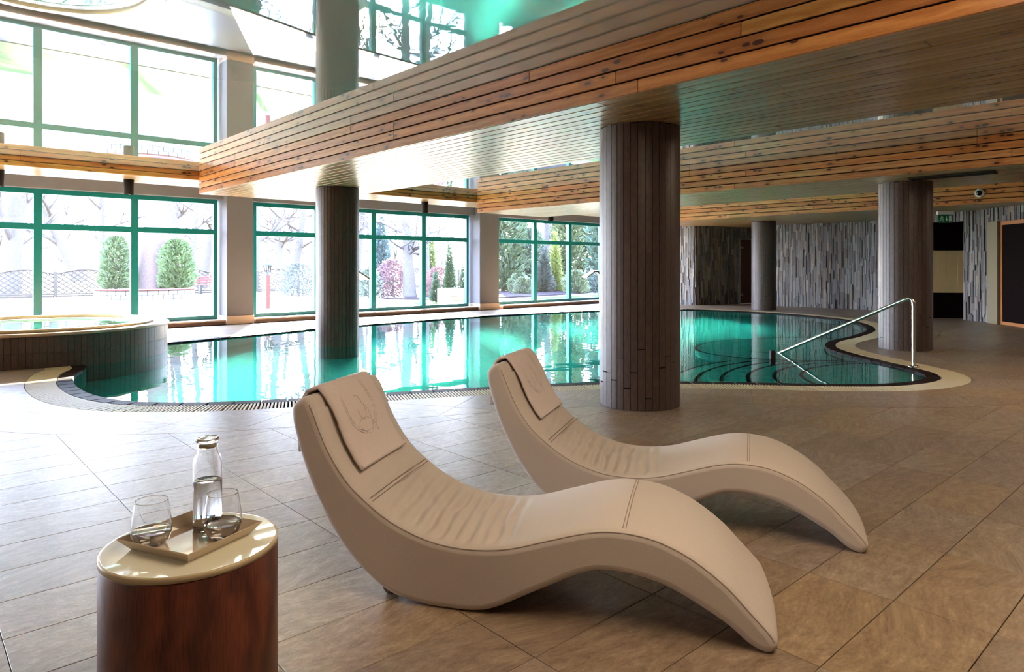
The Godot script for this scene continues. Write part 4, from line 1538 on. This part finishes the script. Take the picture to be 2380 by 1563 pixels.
# ------------------------------------------------------------------ main
func _ready() -> void:
	var cam := Camera3D.new()
	cam.name = "camera"
	add_child(cam)
	cam.position = Vector3(0, EYE, 0)
	cam.rotation_degrees = Vector3(0, -YAW, 0)
	cam.projection = Camera3D.PROJECTION_FRUSTUM
	cam.near = 0.05
	cam.far = 400.0
	cam.size = cam.near * 1563.0 / FOCAL
	cam.frustum_offset = Vector2(0, -(781.5 - 617.0) / FOCAL * cam.near)
	cam.current = true
	var sky := ProceduralSkyMaterial.new()
	sky.sky_top_color = Color(0.62, 0.74, 0.92)
	sky.sky_horizon_color = Color(0.93, 0.95, 1.0)
	sky.ground_horizon_color = Color(0.8, 0.8, 0.78)
	sky.ground_bottom_color = Color(0.6, 0.6, 0.58)
	sky.sky_curve = 0.2
	sky.sky_energy_multiplier = 1.75
	sky.sun_angle_max = 12.0
	var env := Environment.new()
	env.background_mode = Environment.BG_SKY
	env.sky = Sky.new()
	env.sky.sky_material = sky
	env.tonemap_mode = Environment.TONE_MAPPER_LINEAR
	env.tonemap_exposure = 13.5
	env.sdfgi_enabled = true
	env.ssao_enabled = true
	env.ssil_enabled = true
	var we := WorldEnvironment.new()
	we.environment = env
	add_child(we)
	var sun := DirectionalLight3D.new()
	sun.name = "sun"
	add_child(sun)
	sun.light_color = Color(1.0, 0.95, 0.86)
	sun.light_energy = 7.0
	sun.light_angular_distance = 1.2
	sun.shadow_enabled = true
	var to_sun := Vector3(sin(deg_to_rad(28.7)) * cos(deg_to_rad(20.0)), sin(deg_to_rad(20.0)), -cos(deg_to_rad(28.7)) * cos(deg_to_rad(20.0)))
	sun.look_at_from_position(to_sun * 50.0, Vector3.ZERO, Vector3.UP)

	make_materials()
	make_pool_line()
	for l in LAMPS:
		ceiling_lamp(Vector3(l[0], l[1], l[2]), l[3])
	build_floor()
	build_walls()
	build_ceiling()
	build_pool()
	build_spa()
	column(Vector3(5.015, 0, -3.81), 0.36, 0.0, "thick dark tiled column standing between the loungers and the pool", 1)
	column(Vector3(11.26, 0, -3.63), 0.36, 0.0, "tiled column on the right beside the pool handrail", 2)
	column(Vector3(5.26, 0, -9.95), 0.335, POOL_FLOOR, "tiled column rising out of the pool water", 3)
	column(Vector3(18.14, 0, -9.47), 0.33, 0.0, "slimmest tiled column at the far end in front of the slate wall", 4)
	build_rail()
	build_fixtures()
	var lm := lounger_mesh()
	# near side of the first lounger runs from the head to the foot along (0.539, 0.842)
	var a1 := atan2(-0.842, 0.539)
	lounger_set(Vector3(1.523, 0, -1.933), a1, lm, "beige upholstered wave lounger nearest the camera, beside the round table", "beige towel folded over the head of the nearer lounger", 0.10, 0.51)
	var a2 := a1 - deg_to_rad(4.0)
	var d2 := Vector3(cos(a2), 0, -sin(a2))
	lounger_set(Vector3(3.09, 0, -1.189) - d2 * 1.007, a2, lm, "beige upholstered wave lounger farther back, in front of the dark column", "beige towel folded over the head of the farther lounger", 0.13, 0.54)
	build_table()
	build_garden()

func lounger_set(at: Vector3, turn: float, mesh: ArrayMesh, label: String, towel_label: String, z0: float, z1: float) -> void:
	# given: the near side; the body's z runs from its far side to its near side
	var far := at - Vector3(sin(turn), 0, cos(turn)) * LW
	lounger(far, turn, mesh, label)
	towel(far, turn, LW - z1, LW - z0, towel_label)
